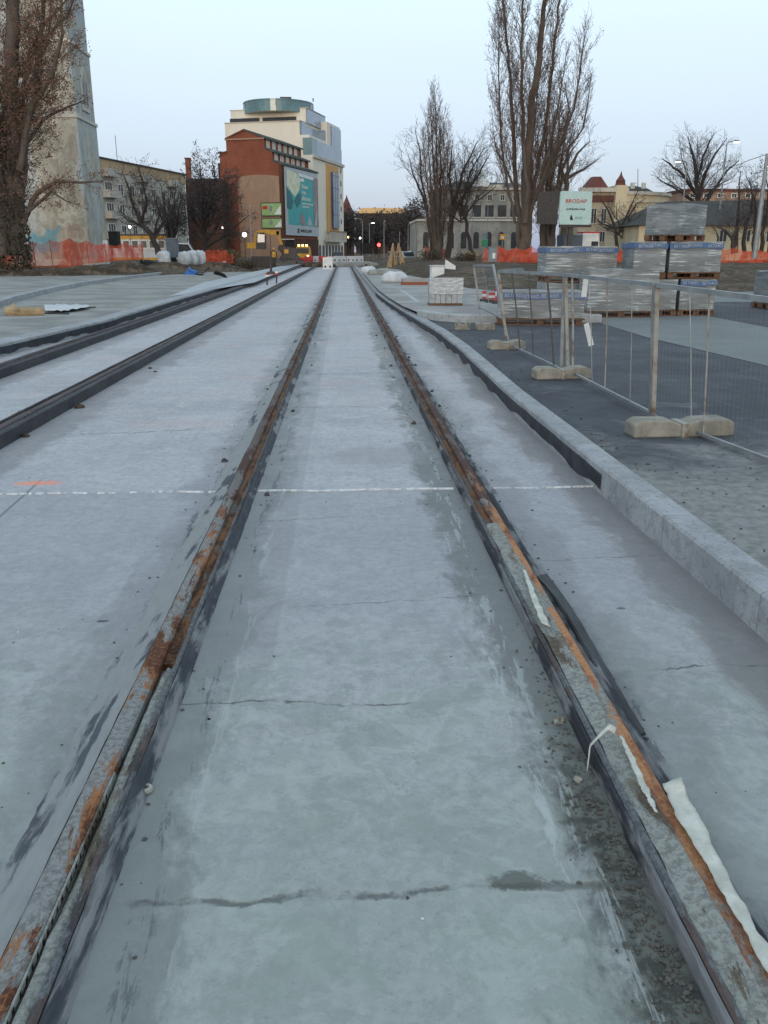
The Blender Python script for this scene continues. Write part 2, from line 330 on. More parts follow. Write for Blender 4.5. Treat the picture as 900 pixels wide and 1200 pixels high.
M['rubber_d'] = mat('dusty_black_rubber', (.024, .027, .033), (.17, .175, .18), 5, .75, .4, st=(2, .4, 2), lo=.46, hi=.58); M['rubber_n'] = mat('smeared_rubber', (.20, .205, .205), (.035, .04, .05), 3.6, .8, .4, st=(2, .35, 2), lo=.42, hi=.50); M['rubber_m'] = mat('mortar_covered_rubber', (.25, .26, .262), (.06, .068, .085), 3.2, .85, .4, st=(2, .4, 2), lo=.54, hi=.60)
M['kerb'] = make_kerb('granite_kerb', (.27, .285, .30), (.37, .385, .40)); M['kerb_x'] = make_kerb('granite_kerb_across', (.36, .375, .385), (.43, .44, .45), 0)
M['bitumen'] = mat('bitumen_sheet', (.012, .014, .019), (.04, .045, .055), 5, .55, .3)
M['sandpave'] = mat('sandy_concrete_paving', (.33, .325, .31), (.235, .23, .22), .8, .9, .3, 30, lo=.42, hi=.58)
M['gravel'] = mat('grey_gravel', (.31, .31, .29), (.215, .215, .205), .7, .95, .5, 40, dist=.03, lo=.42, hi=.58)
M['palepave'] = mat('pale_paving_strip', (.20, .215, .215), (.165, .178, .18), 1.2, .85, .2, 30)
M['pathc'] = mat('pale_concrete_path', (.42, .45, .465), (.34, .365, .38), 1.5, .85, .2, 30)
M['galv'] = mat('galvanised_steel', (.34, .36, .37), (.22, .235, .24), 5, .5, .1, metal=.5); M['galvrust'] = mat('rusty_galvanised_steel', (.36, .35, .31), (.17, .10, .06), 7, .6, .15, metal=.3, lo=.45, hi=.7)
M['darksteel'] = mat('dark_steel', (.06, .062, .065), (.1, .08, .07), 6, .6, .1, metal=.4)
M['block'] = mat('weathered_concrete_block', (.34, .32, .275), (.20, .185, .155), 7, .9, .5, 40)
M['wood'] = mat('raw_pallet_wood', (.19, .10, .06), (.10, .06, .04), 4, .9, .3); M['timber'] = mat('pale_timber', (.42, .31, .19), (.26, .18, .1), 4, .85, .2)
M['tape'] = mat('blue_tape', (.06, .12, .26), (.10, .17, .31), 6, .4, .1); M['darkslot'] = mat('dark_rust_slots', (.035, .022, .014), (.02, .014, .01), 20, .95, 0, spec=.05); M['grit'] = mat('dark_grit', (.12, .115, .10), (.065, .06, .052), 25, .95, .3); M['faded'] = mat('faded_print', (.45, .48, .52), (.3, .34, .4), 14, .6, 0); M['white'] = mat('white_paint', (.78, .79, .78), (.6, .61, .6), 3, .6, .1)
M['fleece'] = mat('white_fleece', (.62, .62, .56), (.42, .42, .37), 14, .9, .5, 50); M['dirtywhite'] = mat('dirty_white_sheet', (.62, .64, .66), (.42, .44, .46), 3, .6, .3)
M['foam'] = mat('white_foam', (.75, .78, .8), (.4, .42, .43), 30, .9, .6, 80)
M['black'] = mat('black_plastic', (.010, .010, .012), (.022, .022, .024), 4, .6, .2, spec=.15); M['greybox'] = mat('grey_cabinet', (.24, .27, .29), (.18, .2, .21), 4, .6, .1)
M['red'] = mat('red_plastic', (.55, .04, .03), (.40, .03, .03), 4, .5, .1); M['yellow'] = mat('yellow_machine_paint', (.62, .33, .04), (.45, .23, .04), 3, .5, .1)
M['blue'] = mat('blue_tarpaulin', (.04, .16, .48), (.03, .1, .32), 4, .5, .3); M['glass'] = mat('dark_window_glass', (.022, .027, .034), (.05, .058, .066), 1.2, .3, 0, spec=.25)
M['bark'] = mat('grey_brown_bark', (.135, .105, .085), (.08, .064, .054), 3, .95, .6, 12, dist=.03, st=(1, 1, .4)); M['bark_d'] = mat('dark_bark', (.07, .058, .053), (.045, .038, .036), 3, .95, .5, 12, dist=.03, st=(1, 1, .4))
M['twig'] = mat('twigs', (.155, .118, .10), (.105, .08, .068), 2, .95, 0); M['twig_d'] = mat('dark_twigs', (.085, .07, .066), (.058, .048, .047), 2, .95, 0)
M['leaf'] = mat('dead_leaves', (.23, .12, .08), (.14, .075, .05), 3, .9, 0); M['ivy'] = mat('ivy_brush', (.055, .05, .03), (.08, .06, .04), 2, .9, 0)
M['shrub'] = mat('dry_shrub', (.13, .10, .05), (.09, .085, .04), 2, .9, 0)
# ------------------------------------------------------------------ setting: ground
def lerp_pts(pts, y):
    for (y0, a), (y1, b) in zip(pts, pts[1:]):
        if y <= y1: return a + (b - a) * (y - y0) / (y1 - y0)
    return pts[-1][1]
xs = [-700, -350, -180, -110, -80] + [-60 + 1.5 * i for i in range(81)] + [80, 110, 180, 350, 700]
ys_ = [-60, -20] + [-5 + 2.0 * i for i in range(68)] + [150, 180, 230, 300, 420, 600, 900]
b = MB(); b.v = [(x, y, gz(x, y) + (.13 * nz(x, y, .5) + .1 * nz(x, y, 1.3) if (gz(x, y) > .1 and y < 125 and abs(x) < 70) else 0)) for y in ys_ for x in xs]
n = len(xs); b.f = [(j * n + i, j * n + i + 1, (j + 1) * n + i + 1, (j + 1) * n + i) for j in range(len(ys_) - 1) for i in range(n - 1)]
tag(b.build('ground', M['mud'], smooth=True), kind='structure')
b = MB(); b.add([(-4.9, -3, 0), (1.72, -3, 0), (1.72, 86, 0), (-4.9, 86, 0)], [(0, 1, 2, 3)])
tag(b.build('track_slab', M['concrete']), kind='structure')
KX = [(-3, 1.60), (3, 1.60), (5, 1.565), (8, 1.54), (12, 1.60), (14.5, 1.58), (17, 1.47), (20, 1.33), (24, 1.18), (28, 1.08), (40, 1.05), (90, 1.03)]
KL = [(-3, -4.95), (12, -4.9), (17, -4.55), (24, -4.6), (34, -4.55), (90, -4.5)]
def sweep_kerb(name, path, side, zt, m, w=.15):
    bb = MB(); o = 0
    for i, (px, py) in enumerate(path):
        a = path[max(i - 1, 0)]; c = path[min(i + 1, len(path) - 1)]; d = Vector((c[0] - a[0], c[1] - a[1], 0)).normalized(); nn = Vector((d.y, -d.x, 0)) * side
        p = Vector((px, py, 0))
        for off, z in ((0, -.05), (0, zt - .012), (.012, zt), (w, zt), (w, -.05)): bb.v.append(tuple(p + nn * off + Vector((0, 0, z))))
    for i in range(len(path) - 1):
        for k in range(4):
            q = i * 5 + k; bb.f.append((q, q + 1, q + 6, q + 5))
    bb.f.append((0, 1, 2, 3, 4)); q = (len(path) - 1) * 5; bb.f.append((q + 4, q + 3, q + 2, q + 1, q))
    return tag(bb.build(name, m), kind='structure')
yk = [-3 + i * .5 for i in range(80)] + [37 + 4 * i for i in range(13)]
kerb_r = sweep_kerb('kerb', [(lerp_pts(KX, y), y) for y in yk], 1, .17, M['kerb'])
kerb_l = sweep_kerb('kerb', [(lerp_pts(KL, y), y) for y in yk], -1, .18, M['kerb'], .32)
def coating(K, y0, y1, off, ztop, parent, seed):     # bitumen sheet stuck on the kerb face, ragged lower edge
    rr = random.Random(seed); bb = MB(); y = y0; pts = []
    while y < y1: pts.append(y); y += .12 if y < 16 else .5
    for y in pts:
        x = lerp_pts(K, y) + off; zb = max(.004, .022 + .07 * noise.noise(Vector((y * 1.7, seed, 0))) + rr.uniform(0, .012))
        bb.v += [(x, y, zb), (x, y, ztop + .012 * noise.noise(Vector((y * 2.3, seed, 5)))), (x - math.copysign(.004, off), y, zb), (x - math.copysign(.004, off), y, ztop)]
    for i in range(len(pts) - 1):
        q = i * 4; bb.f += [(q, q + 1, q + 5, q + 4), (q + 1, q + 3, q + 7, q + 5)]
    return bb.build('bitumen_sheet', M['bitumen'], parent)
coating(KX, 5.0, 30, -.006, .125, kerb_r, 1); coating(KL, 3, 60, .006, .135, kerb_l, 2)
# road, forecourt, pavement strip, car park
def sheet(name, poly, z, m):
    bb = MB(); p = [(q[0], q[1], z if len(q) == 2 else q[2]) for q in poly]; bb.add(p, [tuple(range(len(p)))])
    return tag(bb.build(name, m), kind='structure')
ZR = .14
road = [(lerp_pts(KX, y) + .145, y) for y in (-3, 0, 3, 5, 8, 12, 14.5, 17.4)] + [(2.2, 16.6), (4.6, 16.6), (5.0, 16.75), (4.75, 13.4), (5.0, 9.5), (5.1, -3)]
sheet('road', road, ZR, M['asphalt'])
near_, far_ = G(900, 432, ZR), G(690, 373, ZR)
sheet('pavement', [(5.1, -3), (5.0, 9.5), (4.75, 13.4), (5.0, 23), (6.7, 23.5), (7.6, 18), (7.5, 14.6), (7.6, -3)], ZR + .005, M['palepave'])
sheet('car_park', [(7.55, -3), (7.45, 14.6), (7.55, 18), (6.65, 23.5), (6.65, 25), (16, 26.5), (22, 24), (22, -3)], ZR + .001, M['asphalt'])
sheet('footpath', [(9.5, 23), (11.5, 29), (24, 29), (24, 23)], ZR + .006, M['palepave'])
sheet('forecourt', [(1.22, 24), (1.36, 20), (1.55, 17.75), (1.85, 16.9), (2.25, 16.5), (4.95, 16.6), (5.0, 22.9), (6.6, 23.6), (6.6, 25), (5.2, 26.5), (4.3, 30), (4.0, 38), (3.5, 46), (1.2, 60), (1.12, 34), (1.15, 28)], .235, M['sandpave'])
sweep_kerb('kerb', [(1.50, 17.9), (1.62, 17.4), (1.85, 16.85), (2.25, 16.45), (2.9, 16.35), (3.6, 16.35), (4.9, 16.4)][::-1], 1, .285, M['kerb_x'], .22)
# pale wedge of finished path behind the kerb on the right
sheet('footpath', [(lerp_pts(KX, y) + .15, y, .21) for y in (19, 24, 30, 38)] + [(1.55, 34, .24), (1.95, 28, .24), (1.9, 22, .24)], .24, M['pathc'])
sheet('platform', [(-5.2, -3), (-5.2, 12), (-4.85, 17), (-4.9, 24), (-4.85, 34), (-4.8, 60), (-9, 58), (-14, 54), (-20, 48), (-30, 44), (-30, -3)], .16, M['gravel'])
sheet('footpath', [G(196, 348, .17), G(238, 331, .17), G(328, 312, .17), G(352, 309.5, .17), G(298, 331, .17)], .17, M['pathc'])
pk = [G(px, py, .2) for px, py in ((-60, 371), (0, 358), (20, 351), (60, 341), (100, 333), (150, 326), (190, 321))]
sweep_kerb('kerb', [(p.x, p.y) for p in pk], -1, .30, M['kerb'], .2)
b = MB(); rr = random.Random(3); x = -1.9; pts = []
xx = -2.35
while xx < 1.55:       # ragged white foam in the expansion joint
    if not (-.80 < xx < -.56 or .69 < xx < .92) and rr.random() > .12 + (.45 if xx < -1.1 else 0):
        wd = rr.uniform(.004, .016); yy = JY + .02 * nz(xx * 3, 1); L = rr.uniform(.015, .06)
        b.hexa([(xx, yy - wd, -.01), (xx + L, yy - wd * rr.uniform(.6, 1.2), -.01), (xx + L, yy + wd, -.01), (xx, yy + wd, -.01), (xx, yy - wd * .7, .006 + .006 * rr.random()), (xx + L, yy - wd * .6, .006 + .006 * rr.random()), (xx + L, yy + wd * .6, .008), (xx, yy + wd * .6, .008)])
    xx += .022
tag(b.build('expansion_joint', M['foam']), kind='structure')

# ------------------------------------------------------------------ rails
YR = [-1.5 + .04 * i for i in range(250)] + [8.6 + .6 * i for i in range(40)] + [33 + 2.5 * i for i in range(22)]
def strip(prof, jit, seed, y0=-9, y1=999, edge=0.0):
    bb = MB(); ys = [y for y in YR if y0 <= y <= y1]; k = len(prof)
    for y in ys:
        for i, (x, z) in enumerate(prof):
            e = edge * (noise.noise(Vector((y * 2.1, seed * 3.7 + i, 0))) + .7 * noise.noise(Vector((y * 11, seed * 3.7 + i, 4))))
            bb.v.append((x + e, y, z + jit * (noise.noise(Vector((y * 3.3, seed, i * 1.9))) + .6 * noise.noise(Vector((y * 17, seed, i * 1.9))))))
    for j in range(len(ys) - 1):
        for i in range(k - 1):
            q = j * k + i; bb.f.append((q, q + 1, q + k + 1, q + k))
    bb.f.append(tuple(range(k))); q = (len(ys) - 1) * k; bb.f.append(tuple(q + i for i in reversed(range(k))))
    return bb
def rail(xg, out, zt, label, side_h, head_m, group):    # xg inner edge of the head, out = direction away from the track
    t = thing('tram_rail', label, 'rail', (xg, 0, 0), 0, group); s = out
    def pr(l): return [(xg + s * a, z) for a, z in l]
    strip(pr([(.001, -.03), (.0, zt - .008), (.008, zt), (.050, zt), (.060, zt - .008), (.062, -.03)]), .0, 1).build('head', head_m, t)
    sd_ = 11 if out > 0 else 23
    strip(pr([(-.046, -.03), (-.044, zt - .024), (-.02, zt - .02), (.002, zt - .022), (.002, -.03)]), .006, sd_, 4.3 if out > 0 else 2.75).build('groove_floor', M['groove'], t)
    if out > 0: strip(pr([(-.046, -.03), (-.044, zt - .008), (-.02, zt - .004), (.010, zt + .004), (.020, zt + .002), (.022, -.03)]), .007, sd_, -9, 4.3, .011).build('mortar_fill', M['mortar'], t)
    else:
        strip(pr([(-.046, -.03), (-.044, zt - .02), (-.03, zt - .012), (-.016, zt - .02), (-.014, -.03)]), .012, sd_, -9, 2.75, .006).build('mortar_fill', M['mortar'], t)
        g = MB(); y = .4 if side_h == 0 else 9     # corrugated lining standing in the groove
        while y < 2.0:
            w1 = .006 + .012 * abs(noise.noise(Vector((y * 40, 0, 0)))); g.hexa([(xg + .0005, y, zt - .022), (xg + .0088, y, zt - .022), (xg + .0088, y + w1, zt - .022), (xg + .0005, y + w1, zt - .022), (xg + .0005, y + .004, zt - .010), (xg + .0082, y + .004, zt - .011), (xg + .0082, y + .004 + w1, zt - .011), (xg + .0005, y + .004 + w1, zt - .010)]); y += .034 + .02 * noise.noise(Vector((y * 17, 3, 0)))
        nt_ = len(g.v) // 8; g.f += [(i * 8 + 3, i * 8 + 2, i * 8 + 9, i * 8 + 8) for i in range(nt_ - 1)]
        if nt_: g.build('groove_lining', M['darkslot'], t)
        if nt_: strip([(xg, -.01), (xg + .002, zt - .006), (xg + .007, zt - .007), (xg + .008, -.01)], .002, 9, .3, 2.1).build('groove_seal', M['mortar'], t)
    strip(pr([(-.066, -.03), (-.064, zt - .012), (-.058, zt - .004), (-.048, zt - .004), (-.045, -.03)]), .002, 4).build('lip', M['lip'], t)
    if side_h == 0:
        strip(pr([(-.088, -.03), (-.083, zt - .034), (-.076, zt - .014), (-.0665, zt - .012), (-.0665, -.03)] if out > 0 else [(-.115, -.012), (-.10, .008), (-.082, zt - .022), (-.0665, zt - .012), (-.0665, -.03)]), .005, 5 + out, -9, 999, .004).build('rubber_profile', M['rubber_d' if out > 0 else 'rubber_n'], t)
        strip(pr([(.0645, -.03), (.0645, zt - .012), (.082, zt - .014), (.106, zt - .022), (.15, zt - .038), (.20, -.006)]) if out < 0 else pr([(.0645, -.03), (.0645, zt - .024), (.082, zt - .016), (.100, zt - .02), (.106, -.03)]), .005, 7 + out, -9, 999, .004).build('rubber_profile', M['rubber_m' if out < 0 else 'rubber_d'], t)
    else:
        for a, q in ((-1, (-.115, -.105, -.085, -.0675)), (1, (.115, .105, .085, .0645))):
            strip(pr([(q[0], -.03), (q[1], zt - .03), (q[2], zt - .014), (q[3], zt - .016), (q[3], -.03)]), .005, 15 + a, -9, 999, .004).build('rubber_profile', M['rubber_d'] if a * out < 0 else M['rubber'], t)
    return t
GR, GL = 'rails of the track under the camera', 'rails of the other track'
r_r = rail(.784, 1, .048, 'rusty grooved tram rail with orange head and torn white fleece beside the kerb track edge', 0, M['rust_o'], GR)
r_l = rail(-.661, -1, .048, 'rusty grooved tram rail half covered in grey mortar with brown toothed groove', 0, M['rust'], GR)
rail(-2.72, 1, .13, 'tall black rubber sided tram rail bordering the wide bay between the two tracks', 1, M['lip'], GL)
rail(-4.155, -1, .13, 'black sided tram rail running close beside the long platform kerb', 1, M['lip'], GL)
# a loose rubber strip standing off the orange rail
b = MB(); n = 40
def rb(u, v):
    y = 3.55 - 1.3 * u; x = .852 + .018 * math.sin(u * 3.1) + .045 * v
    return (x, y, .036 + .022 * math.sin(u * 5 + v) * (1 - .5 * v) + .01 * noise.noise(Vector((u * 9, v * 2, 1))))
b.grid(rb, n, 3)
tag(b.build('rubber_strip', M['rubber'], loc=(.87, 2.9, .04), solid=.012), 'loose black rubber strip peeling away from the orange rail', 'rubber strip')
# fleece pieces lying on the rails
def cloth(outl, outr, z, label, name='fleece_strip', m='fleece', cat='fleece', nn=44, wob=.006, curl=0):
    L = [G(*q, z) for q in outl]; Rr = [G(*q, z) for q in outr]
    def at(P, u):
        k = u * (len(P) - 1); i = min(int(k), len(P) - 2); return P[i].lerp(P[i + 1], k - i)
    def fn(u, v):
        p = at(L, u).lerp(at(Rr, u), v); e = noise.noise(Vector((u * 11, v * 3, 2)))
        e3 = noise.noise(Vector((u * 37, v * 2, 7))); return (p.x + .004 * e + .004 * e3 * abs(v - .5) * 2, p.y, p.z + wob * (1 + e) * .7 + (curl * max(0, .12 - u) * v * 8 if curl else 0))
    bb = MB(); bb.grid(fn, nn, 4); c = at(L, .5)
    return tag(bb.build(name, M[m], loc=(c.x, c.y, z), smooth=True, solid=.002), label, cat)
cloth([(776, 920), (795, 962), (828, 1015), (868, 1085), (912, 1165)], [(797, 923), (818, 955), (850, 1022), (884, 1085), (925, 1150)], .064, 'long cream fleece strip tucked along the outer edge of the orange rail', curl=.03)
cloth([(613, 668), (622, 700), (634, 730)], [(616, 668), (630, 702), (645, 735)], .066, 'short white paper sliver lying on the rail beside the rubber strip', 'paper_sliver', cat='paper', wob=.003)
cloth([(726, 862), (738, 893), (752, 925), (767, 951)], [(729, 862), (744, 890), (760, 925), (771, 952)], .068, 'ragged white tape edge stuck along the orange rail head', 'tape_edge', cat='tape', wob=.002)
b = MB(); P0, P1, P2, P3, P4 = G(721, 857, .075), G(714, 852, .10), G(703, 862, .095), G(692, 874, .06), G(689, 902, .012)
ctl = [P0, P1, P2, P3, P4]
def rib(u, v):
    k = u * 4; i = min(int(k), 3); p = ctl[i].lerp(ctl[i + 1], k - i); w_ = .024 * (1 - u * .5)
    return (p.x + (v - .5) * w_ * .7, p.y + (v - .5) * w_ * 1.4, p.z + .004 * math.sin(v * 3))
b.grid(rib, 20, 3)
tag(b.build('curled_ribbon', M['fleece'], loc=(P2.x, P2.y, .02), smooth=True, solid=.002), 'curled white ribbon flapping over the inner lip of the orange rail', 'ribbon')
b = MB(); q0 = G(716, 571, .01)
b.grid(lambda u, v: (q0.x - .03 - .05 * v * (1 - u) + .02 * u, q0.y - .04 * v + .03, .015 + .15 * u + .01 * math.sin(u * 5)), 6, 3)
tag(b.build('fleece_flap', M['fleece'], loc=(q0.x, q0.y, .02), smooth=True, solid=.003), 'torn white flap where the black sheet on the kerb ends', 'fleece')
# rusty plug and bits near the rail, stubs of rail fixings
p = G(171, 927, 0); b = MB(); b.lathe(p, [(.016, -.005), (.022, .004), (.019, .012), (.010, .014), (.008, .008)], 10)
tag(b.build('rusty_plug', M['galvrust'], loc=p), 'small round rusty plug set in the slab by the mortar covered rail', 'plug')
def lump(b_, c, r, sd):
    rr = random.Random(sd); o = len(b_.v)
    b_.lathe(c, [(r * .6, -r * .2), (r, r * .1), (r * .85, r * .5), (r * .35, r * .8)], 7)
    for i in range(o, len(b_.v)):
        v = b_.v[i]; b_.v[i] = (v[0] + rr.uniform(-.25, .25) * r, v[1] + rr.uniform(-.25, .25) * r, v[2] + rr.uniform(-.12, .12) * r)
for i, (px, py, r, mm, lb) in enumerate(((142, 940, .010, 'rust', 'tiny rusty bolt end lying beside the round rusty plug'), (656, 846, .022, 'mortar', 'grey lump of mortar on the slab near the curled ribbon'),
        (495, 1077, .004, 'foam', 'tiny white foam crumb on the near slab'), (677, 915, .014, 'block', 'small tan lump lying below the curled ribbon'), (21, 741, .005, 'foam', 'white foam crumb on the slab of the bay between tracks'), (245, 843, .006, 'black', 'tiny black chip on the middle of the near slab'))):
    p = G(px, py); b = MB(); lump(b, p, r, i); tag(b.build('debris_lump', M[mm], loc=p), lb, 'debris')
proto = None; k = 0
for y in [5.05 + 1.02 * i for i in range(16)]:
    for x in (.60, .93, -.46, -.84):
        if random.random() < .5 or (y < 6 and x > .8): continue
        q = (x + random.uniform(-.03, .03), y + random.uniform(-.2, .2), 0)
        if proto is None:
            b = MB(); lump(b, Vector(q), .020, 5); b.tube([Vector(q), Vector(q) + Vector((.004, 0, .02))], .009, 6)
            proto = tag(b.build('fixing_stub', M['darksteel'], loc=q), 'small dark rail fixing stub sticking out of the concrete beside a rail', 'fixing', 'dark fixing stubs along the rails')
        else:
            c = proto.copy(); COL.objects.link(c); c.location = q; c.rotation_euler.z = random.uniform(0, 6); c.scale = [random.uniform(.7, 1.3)] * 3
for i, (px, py) in enumerate(((93, 478), (118, 449), (30, 512), (176, 432), (182, 436))):
    p = G(px, py); b = MB(); lump(b, p, .045 - .006 * i, 50 + i); tag(b.build('dirt_clod', M['mud'], loc=p), 'dark clod of dirt at the foot of the tall black rail', 'dirt clod', 'dirt clods along the tall black rail')

# loose grit: pebbles and clods lying on the slab by the rails and on the sandy end of the road
b = MB(); rr = random.Random(77)
def pebble(x, y, z, r):
    o = len(b.v); b.lathe((x, y, z - r * .2), [(r * .5, 0), (r, r * .4), (r * .7, r * .9)], 5)
    for i in range(o, len(b.v)):
        v = b.v[i]; b.v[i] = (v[0] + rr.gauss(0, .2) * r, v[1] + rr.gauss(0, .2) * r, v[2] + rr.gauss(0, .1) * r)
for k in range(400):     # dirt crumbs gathered against the inner lip
    y = 1.25 + abs(rr.gauss(0, .75)); x = .692 - abs(rr.gauss(0, .05 if y < 2.4 else .025)); pebble(x, y, 0, rr.uniform(.0015, .006) * (1.3 if y < 2 else 1))
for k in range(320): pebble(rr.choice((-.565, .93, -.86, .66)) + rr.gauss(0, .05), rr.uniform(1.3, 10), 0, rr.uniform(.002, .008))
for k in range(160): pebble(rr.uniform(-2.4, 1.5), rr.uniform(1.6, 12), 0, rr.uniform(.0012, .005))
for k in range(130): y = 2.8 + abs(rr.gauss(0, 1.9)); pebble(lerp_pts(KX, y) + rr.uniform(.17, 1.6), y, ZR, rr.uniform(.003, .009))
for k in range(80): y = rr.uniform(5, 15); pebble(lerp_pts(KX, y) + rr.uniform(.17, .45), y, ZR, rr.uniform(.004, .014))
tag(b.build('loose_grit', M['grit']), kind='stuff')
# ------------------------------------------------------------------ barrier fence
def foot(c, L, rz, label, strap=False):
    t = thing('fence_foot', label, 'fence foot', c, 0, 'concrete feet of the barrier fence')
    b = MB(); ca, sa = math.cos(rz), math.sin(rz); d = Vector((ca, sa, 0)); nn = Vector((-sa, ca, 0)); W, Hh = .2, .125
    for sgn in (-1, 1):     # two lobes with a waist between
        pr = [(.02, Hh * .72), (.10, Hh * .96), (L / 2 - .05, Hh), (L / 2, Hh * .75), (L / 2, 0), (.02, 0)]
        b.prism([Vector(c) + d * sgn * a - nn * W / 2 + Vector((0, 0, z)) for a, z in pr], nn * W)
    b.prism([Vector(c) + d * a - nn * (W / 2 - .02) + Vector((0, 0, z)) for a, z in ((-.03, 0), (-.03, Hh * .66), (.03, Hh * .66), (.03, 0))], nn * (W - .04))
    b.build('block', M['block'], t, bevel=.012)
    if strap:
        s = MB(); s.box(Vector(c) + Vector((0, 0, .0)), (.05, W + .012, Hh * .8), rz); s.build('clamp', M['galvrust'], t)
    return t
ZF = ZR
P1, P2, P3, P4, P0 = G(765, 492, ZF), G(657, 438, ZF), G(594, 406, ZF), G(565, 383, ZF), Vector((2.62, 4.55, ZF))
foot(G(795, 509, ZF), .76, R(4), 'nearest tan concrete foot block under the rusty fence post', True)
foot(G(657, 443, ZF), .60, R(6), 'tan double concrete foot under the slim second fence post', True)
foot(G(593, 409, ZF), .50, R(8), 'tan concrete foot under the third leaning fence post', True)
foot(G(568, 386, ZF), .30, R(10), 'small farther tan foot block under the tilted end frame', True); foot(G(542, 386, ZF), .26, R(-8), 'tan block lying next to the kerb at the end of the fence')
def panel(a, b_, at, bt, zb, label, bars, rust='galvrust', thick=.032, mesh=True):
    t = thing('barrier_panel', label, 'fence panel', ((a + b_) / 2).to_tuple(), 0, 'steel barrier panels')
    for q, qt, mm in ((a, at, rust), (b_, bt, 'galv')):
        MB().bar(q + Vector((0, 0, .02)), qt, thick, thick).build('post', M[mm], t)
    MB().bar(at + Vector((0, 0, .0)), bt, thick * .95, thick * 1.1).build('top_rail', M['galv'], t)
    la, lb = a.lerp(at, zb), b_.lerp(bt, zb); MB().bar(la, lb, thick * .7).build('bottom_rail', M['galv'], t)
    for u, lean, mm, r in bars:
        p, q = la.lerp(lb, u + lean), at.lerp(bt, u); m_ = p.lerp(q, .5) + Vector((.012, .02, 0))
        MB().tube([p, m_, q], r, 6).build('bar', M[mm], t)
    if mesh:
        w_ = MB(); ta, tb = at - Vector((0, 0, thick * .6)), bt - Vector((0, 0, thick * .6)); Lp = (b_ - a).length
        for i in range(int(Lp / .05)):
            u = (i + .5) / int(Lp / .05); w_.bar(la.lerp(lb, u), ta.lerp(tb, u), .0006)
        for j in range(9):
            v = (j + .5) / 9; w_.bar(la.lerp(ta, v), lb.lerp(tb, v), .0006)
        w_.build('wire_mesh', M['galv'], t)
    return t
T1, T2, T3, T4 = A(770, 334, P1.y), A(661.5, 322, P2.y), A(584, 318, P3.y), A(555, 311, P4.y)
T0 = T1 + (A(900, 351, 5.3) - T1) * 1.55; P0 = Vector((T0.x + .03, T0.y + .05, ZF))
panel(P1, P0, T1, T0, .03, 'barrier panel running from the rusty post out of the picture', ((.34, .02, 'galvrust', .006), (.22, .06, 'galv', .004), (.75, 0, 'galv', .006)))
panel(P2 + Vector((.05, -.12, 0)), P1 + Vector((-.005, .035, 0)), T2 + Vector((.0, -.04, 0)), T1 + Vector((-.005, .035, 0)), .05, 'barrier panel between the slim second post and the rusty post', ((.10, -.02, 'galvrust', .011), (.33, .03, 'galv', .004), (.55, -.03, 'galvrust', .006), (.80, 0, 'galv', .004)))
panel(P3, P2, T3, T2, .05, 'barrier panel with rusty leaning bars before the blue taped pallet', ((.25, .05, 'darksteel', .010), (.52, .04, 'darksteel', .008), (.78, .12, 'darksteel', .011)))
panel(P4, P3 + Vector((.03, .04, 0)), T4, A(578, 311, P3.y + .9), .33, 'tilted end frame of the barrier fence, farthest from the rusty post', ((.5, 0, 'galv', .004),), 'galv')
b = MB(); b.bar(T3 + Vector((.02, .1, .0)), A(612, 315, 14.0), .03); b.tube([A(611, 316, 14), A(611, 318, 14)], .05, 8)
tag(b.build('loose_rail', M['galv'], loc=A(598, 318, 13)), 'loose steel rail resting on the top of the third post', 'rail')
for k, (u0, u1, Y, lb) in enumerate((((687, 325), (684, 348), 9.0, 'white plastic strip hanging high beside the slim second post'), ((687, 379), (693, 405), 8.9, 'white plastic strip hanging low near the bottom rail'))):
    b = MB(); b.bar(A(*u0, Y), A(*u1, Y), .055, .006, (0, 1, 0)); tag(b.build('plastic_strip', M['white'], loc=A(*u1, Y)), lb, 'plastic strip')

